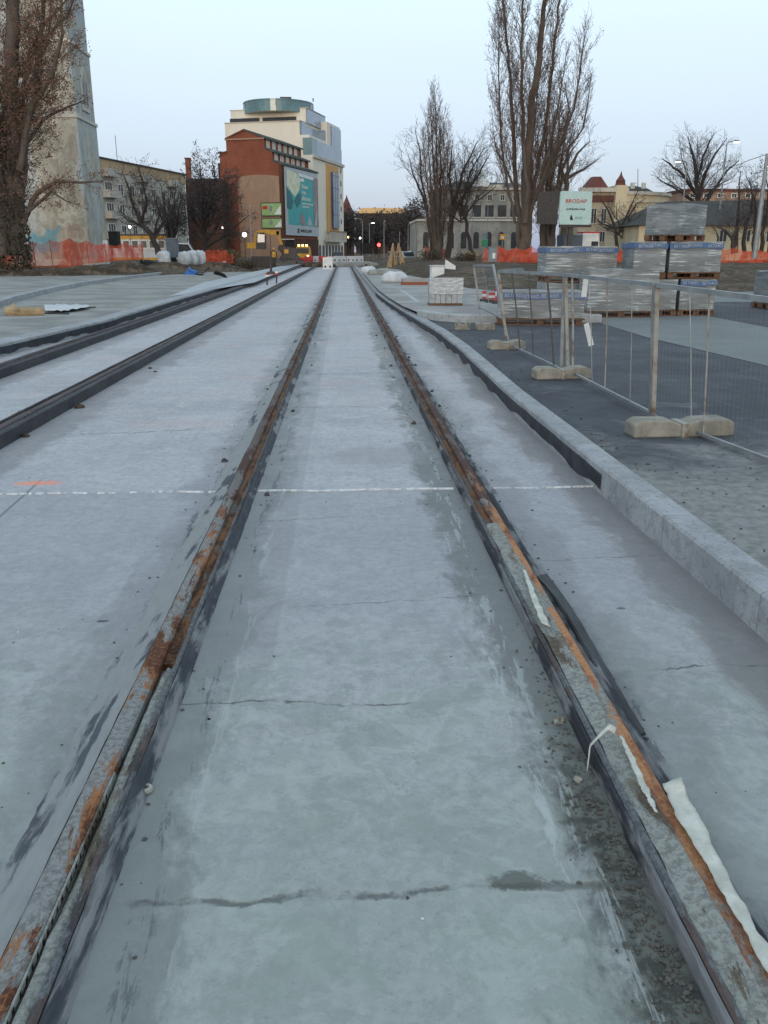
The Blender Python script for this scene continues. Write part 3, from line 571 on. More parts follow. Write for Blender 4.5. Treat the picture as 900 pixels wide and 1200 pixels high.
# ------------------------------------------------------------------ pallets of slabs
def pallet_unit(c, w, d, h, rz, label, tape=True, lets=3, sd=1, boards=True, name='wrapped_pallet', face='f'):
    c = Vector(c); t = thing(name, label, 'pallet', c, rz, 'wrapped pallets of paving slabs')
    M0 = Matrix.Translation(c) @ Matrix.Rotation(rz, 4, 'Z'); T = lambda x, y, z: M0 @ Vector((x, y, z))
    ph = .13 if boards else 0
    def bx(b, x, y, z, a, bb, cc): b.box(T(x, y, z), (a, bb, cc), rz)
    if boards:
        b = MB()
        for yy in (-.42, 0, .42):
            for xx in (-.44, 0, .44): bx(b, xx * w, yy * d, .024, .12, .12, .08)
            bx(b, 0, yy * d, 0, w * .98, .1, .022)
        for i in range(6): bx(b, 0, (-.44 + .176 * i) * d, .105, w, d * .13, .02)
        b.build('pallet_base', M['wood'], t)
    nx = 14; rr = random.Random(sd); b = MB()
    def wob(p, s=.012):
        e = noise.noise_vector(p * 2.7 + Vector((sd, 0, 0))); e2 = noise.noise_vector(p * 9 + Vector((sd, 2, 0))); return p + e * s + e2 * s * .45
    hw, hd = w / 2 * .97, d / 2 * .97
    for s_, ax in ((-1, 'y'), (1, 'y'), (-1, 'x'), (1, 'x')):
        if ax == 'y': b.grid(lambda u, v: M0 @ wob(Vector(((u * 2 - 1) * hw * -s_, s_ * hd, ph + v * (h - ph)))), nx, 10)
        else: b.grid(lambda u, v: M0 @ wob(Vector((s_ * hw, (u * 2 - 1) * hd * s_, ph + v * (h - ph)))), nx, 10)
    b.grid(lambda u, v: M0 @ wob(Vector(((u * 2 - 1) * hw, (v * 2 - 1) * hd, h))), nx, nx); b.grid(lambda u, v: M0 @ wob(Vector(((u * 2 - 1) * hw, (1 - v * 2) * hd, ph + .001))), nx, nx)
    b.build('slab_load', M['wrap'], t)
    if tape:
        b = MB(); th = .10; z0 = h - th - .03; o = .022
        for q in (((-hw - o, -hd - o), (hw + o, -hd - o)), ((hw + o, -hd - o), (hw + o, hd + o)), ((hw + o, hd + o), (-hw - o, hd + o)), ((-hw - o, hd + o), (-hw - o, -hd - o))):
            (x0, y0), (x1, y1) = q
            b.grid(lambda u, v: T(x0 + (x1 - x0) * u, y0 + (y1 - y0) * u, z0 + th * v + .012 * math.sin(u * 9 + sd)), 16, 1)
        tp = b.build('printed_tape', M['tape'], t)
        for i in range(lets):
            u = (i + .5) / lets; xx = (-1 + 2 * u) * hw * .95
            text('BETARD', 'lettering', .085, T(xx + .05 * math.sin(i * 2.3 + sd), -hd - o - .006, z0 + th / 2 + .012 * math.sin((xx + hw) / (2 * hw) * 9 + sd)), M0.to_3x3() @ Vector((1, 0, 0)), (0, 0, 1), M['faded'], tp, ext=.003, sx=1.0)
    return t
def put(x0, x1, py, z, rz=0):   # width and place from the base line
    a, c = G(x0, py, z), G(x1, py, z); return (a + c) / 2, (c - a).length
c, w_ = put(588, 690, 376, ZR + .09); pa = pallet_unit(c + Vector((0, .55, .0)) - Vector((0, 0, .09)), w_, 1.0, .60, R(-9), 'low grey pallet with blue tape standing behind the middle fence panel', True, 4, 1)
Yb = 19.0; sb = 1045 / Yb
cb = Vector((X_(683, Yb), Yb + .5, ZR)); wb = 87 / sb
pallet_unit(cb, wb, 1.0, .64, R(-2), 'lower wrapped pallet carrying the wide blue taped block behind the fence', False, 0, 2)
pallet_unit(cb + Vector((0, 0, .66)), wb, 1.0, Z_(288.5, Yb) - .66 - ZR, R(-2), 'wide wrapped block with blue tape in front of the billboard, upper of its stack', True, 4, 3)
Yd = 17.6; sd_ = 1045 / Yd
pallet_unit((X_(735, Yd), Yd + .45, ZR), 86 / sd_, .9, Z_(316, Yd) - ZR, R(-3), 'plain wrapped pallet without tape between the two stacks', False, 0, 4)
Yc = 18.0; sc = 1045 / Yc
for i, (x0, x1) in enumerate(((760, 800), (801, 846))):
    pallet_unit((X_((x0 + x1) / 2, Yc), Yc + .45, ZR), (x1 - x0 - 1.5) / sc, .9, Z_(328, Yc) - ZR, R(-2), ('bottom wrapped pallet of the tall stack, half hidden by the plain pallet', 'bottom wrapped pallet with blue tape under the outer end of the tall stack')[i], i == 1, 2, 5 + i)
z1 = Z_(327, Yc); z2 = Z_(283, Yc)
for i, (x0, x1) in enumerate(((743, 783), (784, 849))):
    pallet_unit((X_((x0 + x1) / 2, Yc), Yc + .45, z1), (x1 - x0 - 1) / sc, .9, z2 - z1, R(-2), ('narrow blue taped block in the middle layer of the tall stack', 'wide blue taped block in the middle layer right under the topmost pallet')[i], True, (2, 3)[i], 8 + i)
pallet_unit((X_(800, Yc) , Yc + .55, z2 + .01), 1.0, .85, Z_(238, Yc) - z2, R(40), 'topmost wrapped pallet of the tall stack, turned corner first', False, 0, 11)
pallet_unit((X_(923, 20), 20.4, ZR), .62, .9, .85, 0, 'wrapped pallet alone on the car park cut by the picture edge', False, 0, 12)
# upright slabs in shiny wrap on the forecourt
Ye = G(523, 358, .235).y; t = thing('kerb_stone_pallet', 'small pallet of six upright grey slabs under shiny film beyond the cross kerb', 'pallet', (X_(523, Ye), Ye + .2, .235))
b = MB(); x0, x1 = X_(504, Ye), X_(543, Ye); b.box(((x0 + x1) / 2, Ye + .2, .235), (x1 - x0, .55, .05)); b.build('pallet_base', M['wood'], t)
zt_ = Z_(326, Ye)
for i in range(6):
    w1 = (x1 - x0) / 6; MB().box((x0 + w1 * (i + .5), Ye + .2, .288), (w1 * .93, .5, zt_ - .29)).build('slab', M['kerb_x'], t)
M['film'] = mat('shiny_film', (.55, .57, .58), (.30, .31, .32), 9, .15, .6, 12, dist=.03, spec=.8, st=(1, 1, 4))
b = MB(); b.grid(lambda u, v: (x0 - .01 + (x1 - x0 + .02) * u, Ye - .065 + .012 * noise.noise(Vector((u * 7, v * 7, 0))), .235 + .26 + v * (zt_ - .235 - .25)), 10, 8); b.build('film', M['film'], t, solid=.004)
# flat brick pallet, sacks, white boxes
Yf = G(488, 334, .235).y; t = thing('brick_pallet', 'low flat pallet with red bricks showing along its base', 'pallet', (X_(488, Yf), Yf, .235))
wf = X_(505, Yf) - X_(472, Yf); M['redbrick'] = mat('red_bricks', (.34, .10, .06), (.22, .08, .05), 12, .9, .3)
MB().box((X_(488, Yf), Yf + .4, .235), (wf, .8, .1)).build('brick_layer', M['redbrick'], t); MB().box((X_(488, Yf), Yf + .4, .34), (wf * .95, .75, .12)).build('slab_layer', M['sandpave'], t)
def sack(px, py, Y, z, w, h, d, sd, label, name='sack', m='dirtywhite', cat='sack', group=None):
    c = Vector((X_(px, Y), Y, z)); b = MB(); o = 0
    b.lathe(c, [(.52, -.02), (.58, .08), (.6, .45), (.58, .82), (.46, .93), (.12, .97)] if name == 'bulk_bag' else [(.5, -.02), (.62, .15), (.6, .5), (.5, .8), (.3, 1.0), (.08, 1.04)], 16)
    for i, v in enumerate(b.v):
        q = Vector(v) - c; r_ = math.hypot(q.x, q.y)
        if name == 'bulk_bag' and r_ > .2: k_ = (r_ / max(abs(q.x), abs(q.y))) ** .8; q = Vector((q.x * k_, q.y * k_, q.z))
        e = noise.noise_vector(q * 3 + Vector((sd * 7, 0, 0))) * .16 if i >= 14 else Vector()
        b.v[i] = tuple(c + Vector((q.x * w * .85 + e.x * w, q.y * d * .85 + e.y * d, q.z * h + e.z * h)))
    return tag(b.build(name, M[m], loc=c, smooth=True), label, cat, group)
sack(463, 322, 36, .23, 1.05, .42, .8, 1, 'crumpled white sack pile lying on the sandy forecourt')
sack(432, 311, 52, .2, .9, .4, .7, 2, 'small white sack far along the kerb below the dark panel'); sack(452, 312, 48, .2, 1.9, .35, 1.0, 3, 'low grey sand heap by the end of the kerb', 'sand_heap', 'gravel', 'sand heap')
def boxlet(px0, px1, py0, py1, Y, name, label, cat, m, depth=.5, rz=0, lid=None, z=None):
    a, c = X_(px0, Y), X_(px1, Y); zb = Z_(py1, Y) if z is None else z; cc = Vector(((a + c) / 2, Y, zb)); t = thing(name, label, cat, cc)
    MB().box(cc, (c - a, depth, Z_(py0, Y) - zb), rz).build('body', M[m], t, bevel=.02)
    if lid: MB().box(cc + Vector((0, 0, Z_(py0, Y) - zb + .002)), (c - a + .06, depth + .06, .05), rz).build('lid', M[lid], t)
    return t
boxlet(505, 520, 312, 320, 40, 'white_crate', 'small white crate on the mud with a pinkish lid', 'crate', 'white', .4, R(10), 'dirtywhite', gz(X_(512, 40), 40) - .02)
b = MB(); q = Vector((X_(528, 42), 42, gz(X_(528, 42), 42))); b.prism([q + Vector((-.24, 0, .05)), q + Vector((.24, 0, .0)), q + Vector((.26, 0, .16)), q + Vector((-.22, 0, .46))], (0, .25, 0))
tag(b.build('tilted_block', M['white'], loc=q), 'white wedge shaped block tipped over on the mud', 'block')
t = boxlet(572, 582, 290, 307, 50, 'utility_cabinet', 'grey utility cabinet standing before the orange netting', 'cabinet', 'greybox', .35, 0, 'greybox')
b = MB(); cx = X_(577, 50); b.box((cx + .05, 49.81, Z_(303, 50)), (.16, .02, .3)); b.build('label_plate', M['white'], t)
for i, (px, py0, py1) in enumerate(((569, 341, 353), (578, 343, 354), (586, 336, 350))):
    Y = 22 - i * .5; c = Vector((X_(px, Y), Y, .235)); t = thing('warning_board', ('slim red and white warning board seen through the tilted frame', 'second red and white warning board, shorter, beside the slim one', 'red and white warning board at the post of the tilted frame')[i], 'warning board', c)
    hh = Z_(py0, Y) - .235; MB().box(c, (.10 + .06 * (i > 0), .03, hh)).build('board', M['red'], t)
    MB().box(c + Vector((0, -.018, hh * .45)), (.10 + .06 * (i > 0), .006, hh * .25)).build('stripe', M['white'], t); MB().box(c + Vector((0, .02, 0)), (.3, .25, .06)).build('foot', M['black'], t)

# ------------------------------------------------------------------ small things on the platform at left
c = G(28, 368, .16); t = thing('cardboard_roll', 'split tan roll lying across the platform, its end cut up', 'roll', c)
MB().tube([G(8, 365, .24), G(30, 366.5, .22), G(52, 366, .22)], [.10, .11, .10], 10).build('roll', M['timber'], t)
MB().prism([G(8, 362, .28), G(15, 355, .34), G(18, 358, .36), G(20, 364, .28)], (0, .05, 0)).build('torn_end', M['timber'], t)
cloth([(52, 359), (75, 358), (105, 359)], [(53, 366), (75, 366), (104, 361.5)], .19, 'pale blue white sheet bundle next to the tan roll', 'sheet_bundle', 'dirtywhite', 'sheet', 12, .05)
b = MB(); b.bar(G(10, 366, .17), G(80, 368, .17), .06, .03); b.bar(G(60, 362.5, .17), G(112, 360, .17), .05, .03); tag(b.build('batten', M['darksteel'], loc=G(50, 367, .16)), 'thin dark battens lying under the roll and sheet', 'batten')
c = G(222, 322, .16); b = MB(); b.prism([c + Vector((-.35, 0, 0)), c + Vector((.35, 0, 0)), c + Vector((.45, .1, .2)), c + Vector((.1, 0, .3)), c + Vector((-.05, .1, .42)), c + Vector((-.15, .1, .2))], (0, .3, 0))
tag(b.build('tarpaulin', M['blue'], loc=c), 'crumpled blue tarpaulin on the platform', 'tarpaulin')
b = MB(); b.tube([G(229, 321, .2), G(236, 322, .2), G(240, 318, .3), G(245, 314, .5)], .05, 6); tag(b.build('hose_end', M['black'], loc=G(236, 322, .16)), 'dark hose end sticking up next to the blue tarpaulin', 'hose')
c = G(258, 326, .16); b = MB()
for k in range(3):
    b.tube([c + Vector((math.cos(a) * (.27 + .03 * k), .15 + math.sin(a) * .3, .05 + .28 * max(0, math.sin(a * .5)) - .05 * k)) for a in [i * .4 for i in range(15)]], .028, 6)
tag(b.build('hose_coil', M['black'], loc=c), 'coil of black hose lying on the platform', 'hose')
proto = None
for i, (px, py0, py1) in enumerate(((313, 320, 334), (324, 318, 332))):
    p = G(px, py1, 0); hh = Z_(py0, p.y) - 0
    t = thing('survey_stake', ('dark survey stake with a white and red cap, nearer of the pair', 'dark survey stake with a red cap beside the nearer one')[i], 'stake', p, 0, 'pair of survey stakes on the slab')
    MB().tube([p, p + Vector((.02, 0, hh * .72))], .035, 8).build('stem', M['darksteel'], t); MB().tube([p + Vector((.02, 0, hh * .7)), p + Vector((.02, 0, hh * .85))], .085, 8).build('cap', M['red' if i else 'white'], t)
    MB().tube([p + Vector((.02, 0, hh * .86)), p + Vector((.02, 0, hh))], .075, 8).build('cap', M['white' if i else 'red'], t)
p = Vector((X_(317, 52), 52, .12)); b = MB(); b.lathe(p, [(.3, 0), (.26, .18), (.08, .22), (.05, .75), (.0, .76)], 10); b.tube([p + Vector((0, 0, .6)), p + Vector((.02, 0, 2.2))], .025, 6)
tag(b.build('marker_post', M['darksteel'], loc=p), 'thin marker post on a round dark base near the excavator', 'post')
# white block on the far end of the track
Yw = 74; c = Vector((X_(384, Yw), Yw, 0)); t = thing('white_concrete_block', 'white block with round holes standing on the far end of the track', 'block', c)
wd = 11.5 * Yw / 1045; hh = 14 * Yw / 1045; MB().box(c, (wd, .7, hh)).build('body', M['white'], t, bevel=.03)
for sx in (-.25, .25):
    q = c + Vector((sx * wd, -.36, hh * .25)); MB().tube([q, q + Vector((0, .02, 0))], .09, 10).build('hole', M['darksteel'], t)
# barriers and rubble where the track ends
for i, (px, py, L, m_, lb) in enumerate(((372, 308, 3.2, 'mud', 'low earth heap at the end of the other track'), (403, 306, 4.2, 'gravel', 'grey rubble ridge across the end of the track'), (424, 305, 3.0, 'gravel', 'grey rubble heap at the end of the kerb'))):
    sack(px, py, 86 + i, -.05, L, .55, 1.6, 20 + i, lb, 'rubble_heap', m_, 'rubble heap')
# ------------------------------------------------------------------ buildings
M['brick'] = make_brick('red_brick', (.27, .09, .055), (.22, .072, .046), (.20, .12, .09), .8); M['brownwall'] = make_plaster('brown_brickwork', (.11, .055, .04), (.08, .045, .035), (.06, .04, .035), .3)
M['tanplaster'] = make_plaster('tan_plaster', (.36, .235, .17), (.30, .20, .145), (.22, .14, .10), .25); M['cream'] = make_plaster('cream_cladding', (.74, .69, .59), (.70, .655, .56), (.64, .60, .51), .1)
M['orange'] = make_plaster('orange_cladding', (.60, .36, .16), (.56, .33, .145), (.5, .3, .13), .1); M['bglass'] = mat('blue_curtain_glass', (.16, .23, .33), (.24, .31, .38), .35, .12, 0, spec=.8)
M['tealglass'] = mat('teal_glass', (.07, .16, .18), (.13, .24, .25), .3, .15, 0, spec=.7); M['deepglass'] = mat('deep_blue_glass', (.03, .07, .16), (.10, .15, .23), .3, .1, 0, spec=.8)
M['beige'] = make_plaster('beige_plaster', (.40, .34, .25), (.35, .30, .225), (.27, .235, .18), .25, 3); M['yellowplaster'] = make_plaster('yellow_cream_plaster', (.62, .54, .38), (.55, .47, .32), (.42, .36, .25), .3, 5)
M['palegrey'] = make_plaster('pale_grey_plaster', (.44, .42, .38), (.36, .35, .32), (.28, .27, .25), .3, 6); M['roof'] = mat('dark_roofing', (.045, .047, .048), (.075, .07, .06), .6, .85, .3, 5); M['greenroof'] = mat('dull_green_roof', (.06, .075, .07), (.09, .1, .09), .6, .8, .2, 5)
M['redroof'] = mat('red_brown_roof', (.16, .06, .05), (.11, .045, .04), .8, .85, .3, 6); M['stone'] = make_plaster('pale_stone', (.55, .52, .46), (.47, .45, .4), (.38, .36, .32), .4, 2)
def make_tower():
    t = NT('church_plaster'); x, y, z = t.xyz(); a = t.noise(.45, 9, .68, .5); b = t.noise(1.3, 8, .7, .6, (1, 1, .5)); f = t.noise(8, 6, .7)
    c = t.mix(t.ss(a, .46, .54), (.41, .38, .31), (.315, .29, .24)); c = t.mix(t.ss(b, .52, .56, 0, .6), c, (.26, .235, .19)); c = t.mix(t.ss(t.noise(.8, 8, .7, off=(3, 3, 0)), .54, .6, 0, .7), c, (.52, .50, .43))
    edge = t.ma('ADD', x, t.ma('MULTIPLY_ADD', a, 3.2, -1.6))
    c = t.mix(t.ss(edge, 2.3, 2.7, 0, .9), c, t.mix(t.ss(b, .5, .62), (.42, .46, .46), (.33, .36, .36)))     # bluish grey towards the right corner
    c = t.mix(t.ss(edge, -.7, -.4, .85, 0), c, t.mix(t.ss(b, .5, .62), (.46, .48, .46), (.32, .34, .33)))
    c = t.mix(t.ss(f, .55, .75, 0, .35), c, (.15, .14, .12))
    def patch(x0, x1, z0, z1, cc, c, amt):
        e = t.ma('MULTIPLY_ADD', b, 3.6, -1.8); xx = t.ma('ADD', x, e); zz = t.ma('ADD', z, e)
        m = t.ma('MULTIPLY', t.ma('MULTIPLY', t.ss(xx, x0 - .08, x0 + .08), t.ss(xx, x1 - .08, x1 + .08, 1, 0)), t.ma('MULTIPLY', t.ss(zz, z0 - .08, z0 + .08), t.ss(zz, z1 - .08, z1 + .08, 1, 0)))
        return t.mix(t.ma('MULTIPLY', m, t.ma('MULTIPLY_ADD', t.ss(f, .35, .6), amt * .5, amt * .5)), c, cc)
    c = patch(-1.5, .55, 1.05, 2.5, (.06, .29, .40), c, .8); c = patch(.9, 2.25, 1.9, 2.75, (.25, .16, .125), c, .6)
    t.bump(t.ma('ADD', a, f), .4, .05); return t.done(c, .95, 0, .1)
M['tower'] = make_tower()
class Fr:    # local frame on a facade: u along, v inwards, z up
    def __init__(s, o, d): s.o = Vector((o[0], o[1], 0)); s.d = Vector((d[0], d[1], 0)).normalized(); s.n = Vector((-s.d.y, s.d.x, 0))
    def p(s, u, v, z): return s.o + s.d * u + s.n * v + Vector((0, 0, z))
    def box(s, b, u0, u1, v0, v1, z0, z1):
        return b.hexa([s.p(u0, v0, z0), s.p(u1, v0, z0), s.p(u1, v1, z0), s.p(u0, v1, z0), s.p(u0, v0, z1), s.p(u1, v0, z1), s.p(u1, v1, z1), s.p(u0, v1, z1)])
    def mk(s, name, m, parent, u0, u1, v0, v1, z0, z1): return s.box(MB(), u0, u1, v0, v1, z0, z1).build(name, m, parent)
    def win(s, parent, u, z, w, h, fm, gm='glass', side=-1, mull=1, off=0, dep=.06):   # framed window on the face v = off; outside is side * v
        b = MB(); a, c = sorted((off + side * dep, off - side * .05)); t_ = min(.09, w * .12)
        for q in ((u - w / 2, u - w / 2 + t_, z, z + h), (u + w / 2 - t_, u + w / 2, z, z + h), (u - w / 2 + t_, u + w / 2 - t_, z, z + t_), (u - w / 2 + t_, u + w / 2 - t_, z + h - t_, z + h)): s.box(b, q[0], q[1], a, c, q[2], q[3])
        for k in range(mull):
            um = u - w / 2 + w * (k + 1) / (mull + 1); s.box(b, um - t_ * .3, um + t_ * .3, a, c, z + t_, z + h - t_)
        f = b.build('window', M[fm], parent); a, c = sorted((off + side * dep * .35, off - side * .04))
        s.mk('pane', M[gm], f, u - w / 2 + t_ * .9, u + w / 2 - t_ * .9, a, c, z + t_ * .9, z + h - t_ * .9); return f
# church tower with buttressed corner
Yt = 62; xr = X_(105.5, Yt); t = thing('church_tower', 'tall stained plaster church tower with blue graffiti at its foot behind the big poplar', 'church tower', (xr - 2.6, Yt, .3))
fr = Fr((xr - 5.2, Yt), (1, 0)); zb_, zm = Z_(137, Yt), Z_(50, Yt)
fr.mk('wall', M['tower'], t, 0, 5.2, 0, 4.7, .2, zb_)
fr.mk('upper_wall', M['tower'], t, .05, 5.16, .05, 4.62, zb_, zm); fr.mk('belfry_wall', M['tower'], t, .1, 5.10, .1, 4.55, zm, 27)
fr.mk('string_course', M['stone'], t, -.08, 5.28, -.08, 4.78, zb_ - .16, zb_ + .04); fr.mk('string_course', M['stone'], t, -.02, 5.24, -.02, 4.7, zm - .14, zm + .05)
fr.mk('plinth', M['stone'], t, -.1, 5.27, -.08, 4.8, .2, .95)
b = MB(); bx_ = xr - .04
def lanc(x, yc, w, z0, z1, th):
    pr = [(yc - w / 2, z0), (yc + w / 2, z0), (yc + w / 2, z1 - w * .8), (yc + w * .3, z1 - w * .3), (yc, z1), (yc - w * .3, z1 - w * .3), (yc - w / 2, z1 - w * .8)]
    return [(x, a, z) for a, z in pr]
zl0, zl1 = Z_(127, Yt), Z_(72, Yt)
n_ = MB().prism(lanc(bx_ + .005, Yt + 2.4, 1.7, zl0, zl1, 0), (.10, 0, 0)).build('lancet_surround', M['stone'], t)
MB().prism(lanc(bx_ + .1, Yt + 2.4, 1.15, zl0 + .3, zl1 - .35, 0), (.03, 0, 0)).build('lancet_opening', M['palegrey'], n_)
for k in (-.32, .32): MB().prism(lanc(bx_ + .125, Yt + 2.4 + k, .3, zl0 + .5, zl0 + 1.9, 0), (.03, 0, 0)).build('lancet_light', M['glass'], n_)
# apartment block
Ya, Yb2 = 112, 139; pa_, pb_ = (X_(112, Ya), Ya), (X_(222, Yb2), Yb2); L = math.hypot(pb_[0] - pa_[0], pb_[1] - pa_[1]); fr = Fr(pa_, (pb_[0] - pa_[0], pb_[1] - pa_[1])); H = Z_(185.5, Ya + 3)
t = thing('apartment_building', 'long beige five storey apartment block with balconies behind bare trees', 'apartment block', (pa_[0], pa_[1], 0))
M['aptwall'] = make_plaster('grey_beige_render', (.46, .44, .38), (.41, .39, .34), (.34, .33, .29), .2, 8); M['attic'] = make_plaster('tan_attic_band', (.42, .31, .2), (.37, .28, .18), (.32, .25, .17), .2, 9)
fr.mk('wall', M['aptwall'], t, 0, L, 0, 11, 0, H - 1.5); fr.mk('attic_band', M['attic'], t, -.1, L + .1, -.12, 11.1, H - 1.5, H - .15); fr.mk('roof', M['roof'], t, -.25, L + .25, -.3, 11.3, H - .15, H + .02)
for f_ in range(5):
    z = .9 + f_ * 2.5
    for k in range(9):
        u = 1.6 + k * (L - 3.2) / 8
        if k in (1, 4, 7):
            bb = fr.mk('balcony', M['palegrey'], t, u - 1.5, u + 1.5, -.95, -.001, z - .45, z + .45) if f_ else None
            fr.win(t, u, z, 1.9, 1.5, 'white', mull=2)
        elif f_ < 4 or k % 2: fr.win(t, u, z + .05, 1.35, 1.35, 'white')
for u in (3, 8.5, 9.2, 17): MB().tube([fr.p(u, 5, H), fr.p(u, 5, H + 2.2 + (u % 3))], .04, 5).build('aerial', M['darksteel'], t)
# brown brick house with chimney
Yh = 146; t = thing('brick_chimney_house', 'low dark brown brick house with one tall chimney beside the apartment block', 'house', (X_(243, Yh), Yh, 0)); fr = Fr((X_(222.5, Yh), Yh), (1, 0))
wv = X_(264, Yh) - X_(222.5, Yh); fr.mk('wall', M['brownwall'], t, 0, wv, 0, 9, 0, Z_(213, Yh)); fr.mk('roof', M['roof'], t, -.2, wv, -.2, 9.2, Z_(213, Yh), Z_(210, Yh))
ch = fr.mk('chimney', M['brick'], t, .1, .85, .5, 1.5, Z_(210, Yh), Z_(187, Yh)); fr.mk('chimney_cap', M['brownwall'], ch, .02, .93, .42, 1.58, Z_(187, Yh), Z_(185.5, Yh))
for u in (1.8, 3.4): fr.win(t, u, 6.5, .9, 1.5, 'palegrey')
# red brick warehouse, stepped gable towards the camera
Yr = 150.0; s_ = 1045 / Yr; pr0 = (X_(333, Yr), Yr); pr1 = (X_(373, 166), 166.0); Lr = math.hypot(pr1[0] - pr0[0], pr1[1] - pr0[1])
fr = Fr(pr0, (pr1[0] - pr0[0], pr1[1] - pr0[1])); zz = lambda py: Z_(py, Yr)
t = thing('brick_warehouse', 'red brick warehouse with stepped gable, two rows of dormers and tan lower wall', 'warehouse', (pr0[0], pr0[1], 0))
ux = lambda px: (333 - px) / s_ / .95
prof = [(0, 0), (0, zz(193)), (ux(323), zz(189)), (ux(323), zz(178)), (ux(314), zz(174)), (ux(314), zz(161.5)), (ux(291.5), zz(152)), (ux(269.5), zz(161.5)), (ux(269.5), zz(175)), (ux(261), zz(178)), (ux(261), 0)]
b = MB(); b.prism([fr.p(0, v, z) for v, z in prof][::-1], fr.d * Lr); b.build('wall', M['brick'], t)
def roofstrip(v0, z0, v1, z1, ov=.35):
    b = MB(); b.hexa([fr.p(-.15, v0 - ov, z0 - .15), fr.p(Lr + .15, v0 - ov, z0 - .15), fr.p(Lr + .15, v1, z1), fr.p(-.15, v1, z1), fr.p(-.15, v0 - ov, z0 + .15), fr.p(Lr + .15, v0 - ov, z0 + .15), fr.p(Lr + .15, v1, z1 + .25), fr.p(-.15, v1, z1 + .25)])
    return b.build('roof', M['greenroof'], t)
roofstrip(0, zz(193), ux(323.3), zz(189)); roofstrip(ux(323), zz(178), ux(314.3), zz(174)); roofstrip(ux(314), zz(161.5), ux(291.5), zz(152)); 
b = MB(); b.hexa([fr.p(-.15, ux(291.5), zz(152)), fr.p(Lr, ux(291.5), zz(152)), fr.p(Lr, ux(268.5), zz(162.2)), fr.p(-.15, ux(268.5), zz(162.2)), fr.p(-.15, ux(291.5), zz(152) + .25), fr.p(Lr, ux(291.5), zz(152) + .25), fr.p(Lr, ux(268.5), zz(162.2) + .25), fr.p(-.15, ux(268.5), zz(162.2) + .25)]); b.build('roof', M['redroof'], t)
fr.mk('shoulder_roof', M['redroof'], t, -.2, Lr, ux(270), ux(260), zz(178), zz(176.2)); fr.mk('cornice', M['tanplaster'], t, -.22, -.01, ux(314.5), ux(268.5), zz(163), zz(161.3))
fr.mk('side_wing', M['brownwall'], t, 2, Lr - 2, ux(261), ux(252), 0, zz(188))
for row, (v, z0, h) in enumerate(((ux(323), zz(188), 1.35), (ux(314), zz(172), 1.35))):
    for k in range(6): fr.win(t, 1.6 + k * (Lr - 3.4) / 5.4, z0, 1.25, h, 'white', 'palegrey', off=v, mull=1)
pl = [(.4, 0)] + [(.4 + (ux(281) - .4) * k / 10, zz(207) + (zz(204.5) - zz(207)) * math.sin(math.pi * k / 10) - (k == 10) * .8) for k in range(11)] + [(ux(281), 0)]
MB().prism([fr.p(-.06, v, z) for v, z in pl][::-1], fr.d * .05).build('tan_plaster_panel', M['tanplaster'], t)
fr.mk('corner_pier', M['brownwall'], t, -.1, .5, -.1, .42, 0, zz(193)); fr.mk('ground_floor', M['brownwall'], t, .5, Lr, -.12, -.005, 0, 3.6)
# advertising banner on its street side
M['bteal'] = mat('teal_print', (.05, .37, .36), (.04, .31, .32), .6, .5, 0); M['byel'] = mat('yellow_white_print', (.55, .56, .33), (.72, .74, .66), .7, .5, 0); M['bdteal'] = mat('dark_teal_print', (.02, .12, .15), (.02, .15, .17), .6, .5, 0); M['bgrey'] = mat('grey_print', (.40, .44, .48), (.35, .4, .43), .6, .5, 0)
M['blime'] = mat('lime_print', (.22, .38, .12), (.35, .48, .25), .5, .5, 0); M['brown_print'] = mat('brown_print', (.20, .15, .15), (.3, .25, .26), .4, .5, 0)
t = thing('advertising_banner', 'huge teal advertising banner with white lettering on the brick warehouse', 'banner', fr.p(1, -.3, 4).to_tuple())
U0, U1, Z0, Z1 = .6, Lr - .4, zz(275.5), zz(195)
fr.mk('banner_sheet', M['bgrey'], t, U0, U1, -.36, -.2, Z0, Z1)
def pan(name, m, pts, dv): # polygon in banner fractions
    b = MB(); b.prism([fr.p(U0 + (U1 - U0) * a, -.36 - dv, Z0 + (Z1 - Z0) * c) for a, c in pts], -fr.n * .02); return b.build(name, M[m], t)
pan('teal_field', 'bteal', [(.06, .16), (.84, .16), (.84, .92), (.3, .92), (.05, .6)], .002)
pan('flower_picture', 'byel', [(.03, .73), (.05, .97), (.36, .93), (.44, .85), (.40, .70), (.26, .58), (.14, .66)], .026)
pan('dark_leaf', 'bdteal', [(.03, .40), (.03, .71), (.14, .62), (.22, .5), (.14, .38)], .03); pan('dark_leaf', 'bdteal', [(.24, .52), (.33, .62), (.44, .66), (.42, .5), (.32, .42)], .034)
pan('side_picture', 'brown_print', [(.84, .16), (.99, .16), (.99, .93), (.84, .92)], .038); pan('figure_picture', 'brown_print', [(.38, .2), (.43, .38), (.5, .3), (.56, .18), (.5, .16)], .042); pan('figure_picture', 'bgrey', [(.62, .17), (.68, .32), (.74, .25), (.78, .17)], .046); pan('white_figure', 'bgrey', [(.86, .17), (.9, .35), (.95, .42), (.93, .17)], .05)
pan('white_corner', 'white', [(.36, .95), (.84, .93), (.84, .885), (.40, .90)], .054); pan('white_mark', 'white', [(.44, .83), (.54, .83), (.54, .88), (.44, .88)], .058)
for s_x, a, c, sz in (('Bulet', .47, .755, 1.15), ('mia', .47, .67, 1.15), ('albionia', .46, .575, 1.15), ('www wroclaw pl', .47, .5, .62), ('zapraszamy', .47, .455, .6)):
    text(s_x, 'lettering', sz * .85, fr.p(U0 + (U1 - U0) * a, -.43, Z0 + (Z1 - Z0) * c), fr.d, (0, 0, 1), M['white'], t, 'LEFT', .02, 1.5)
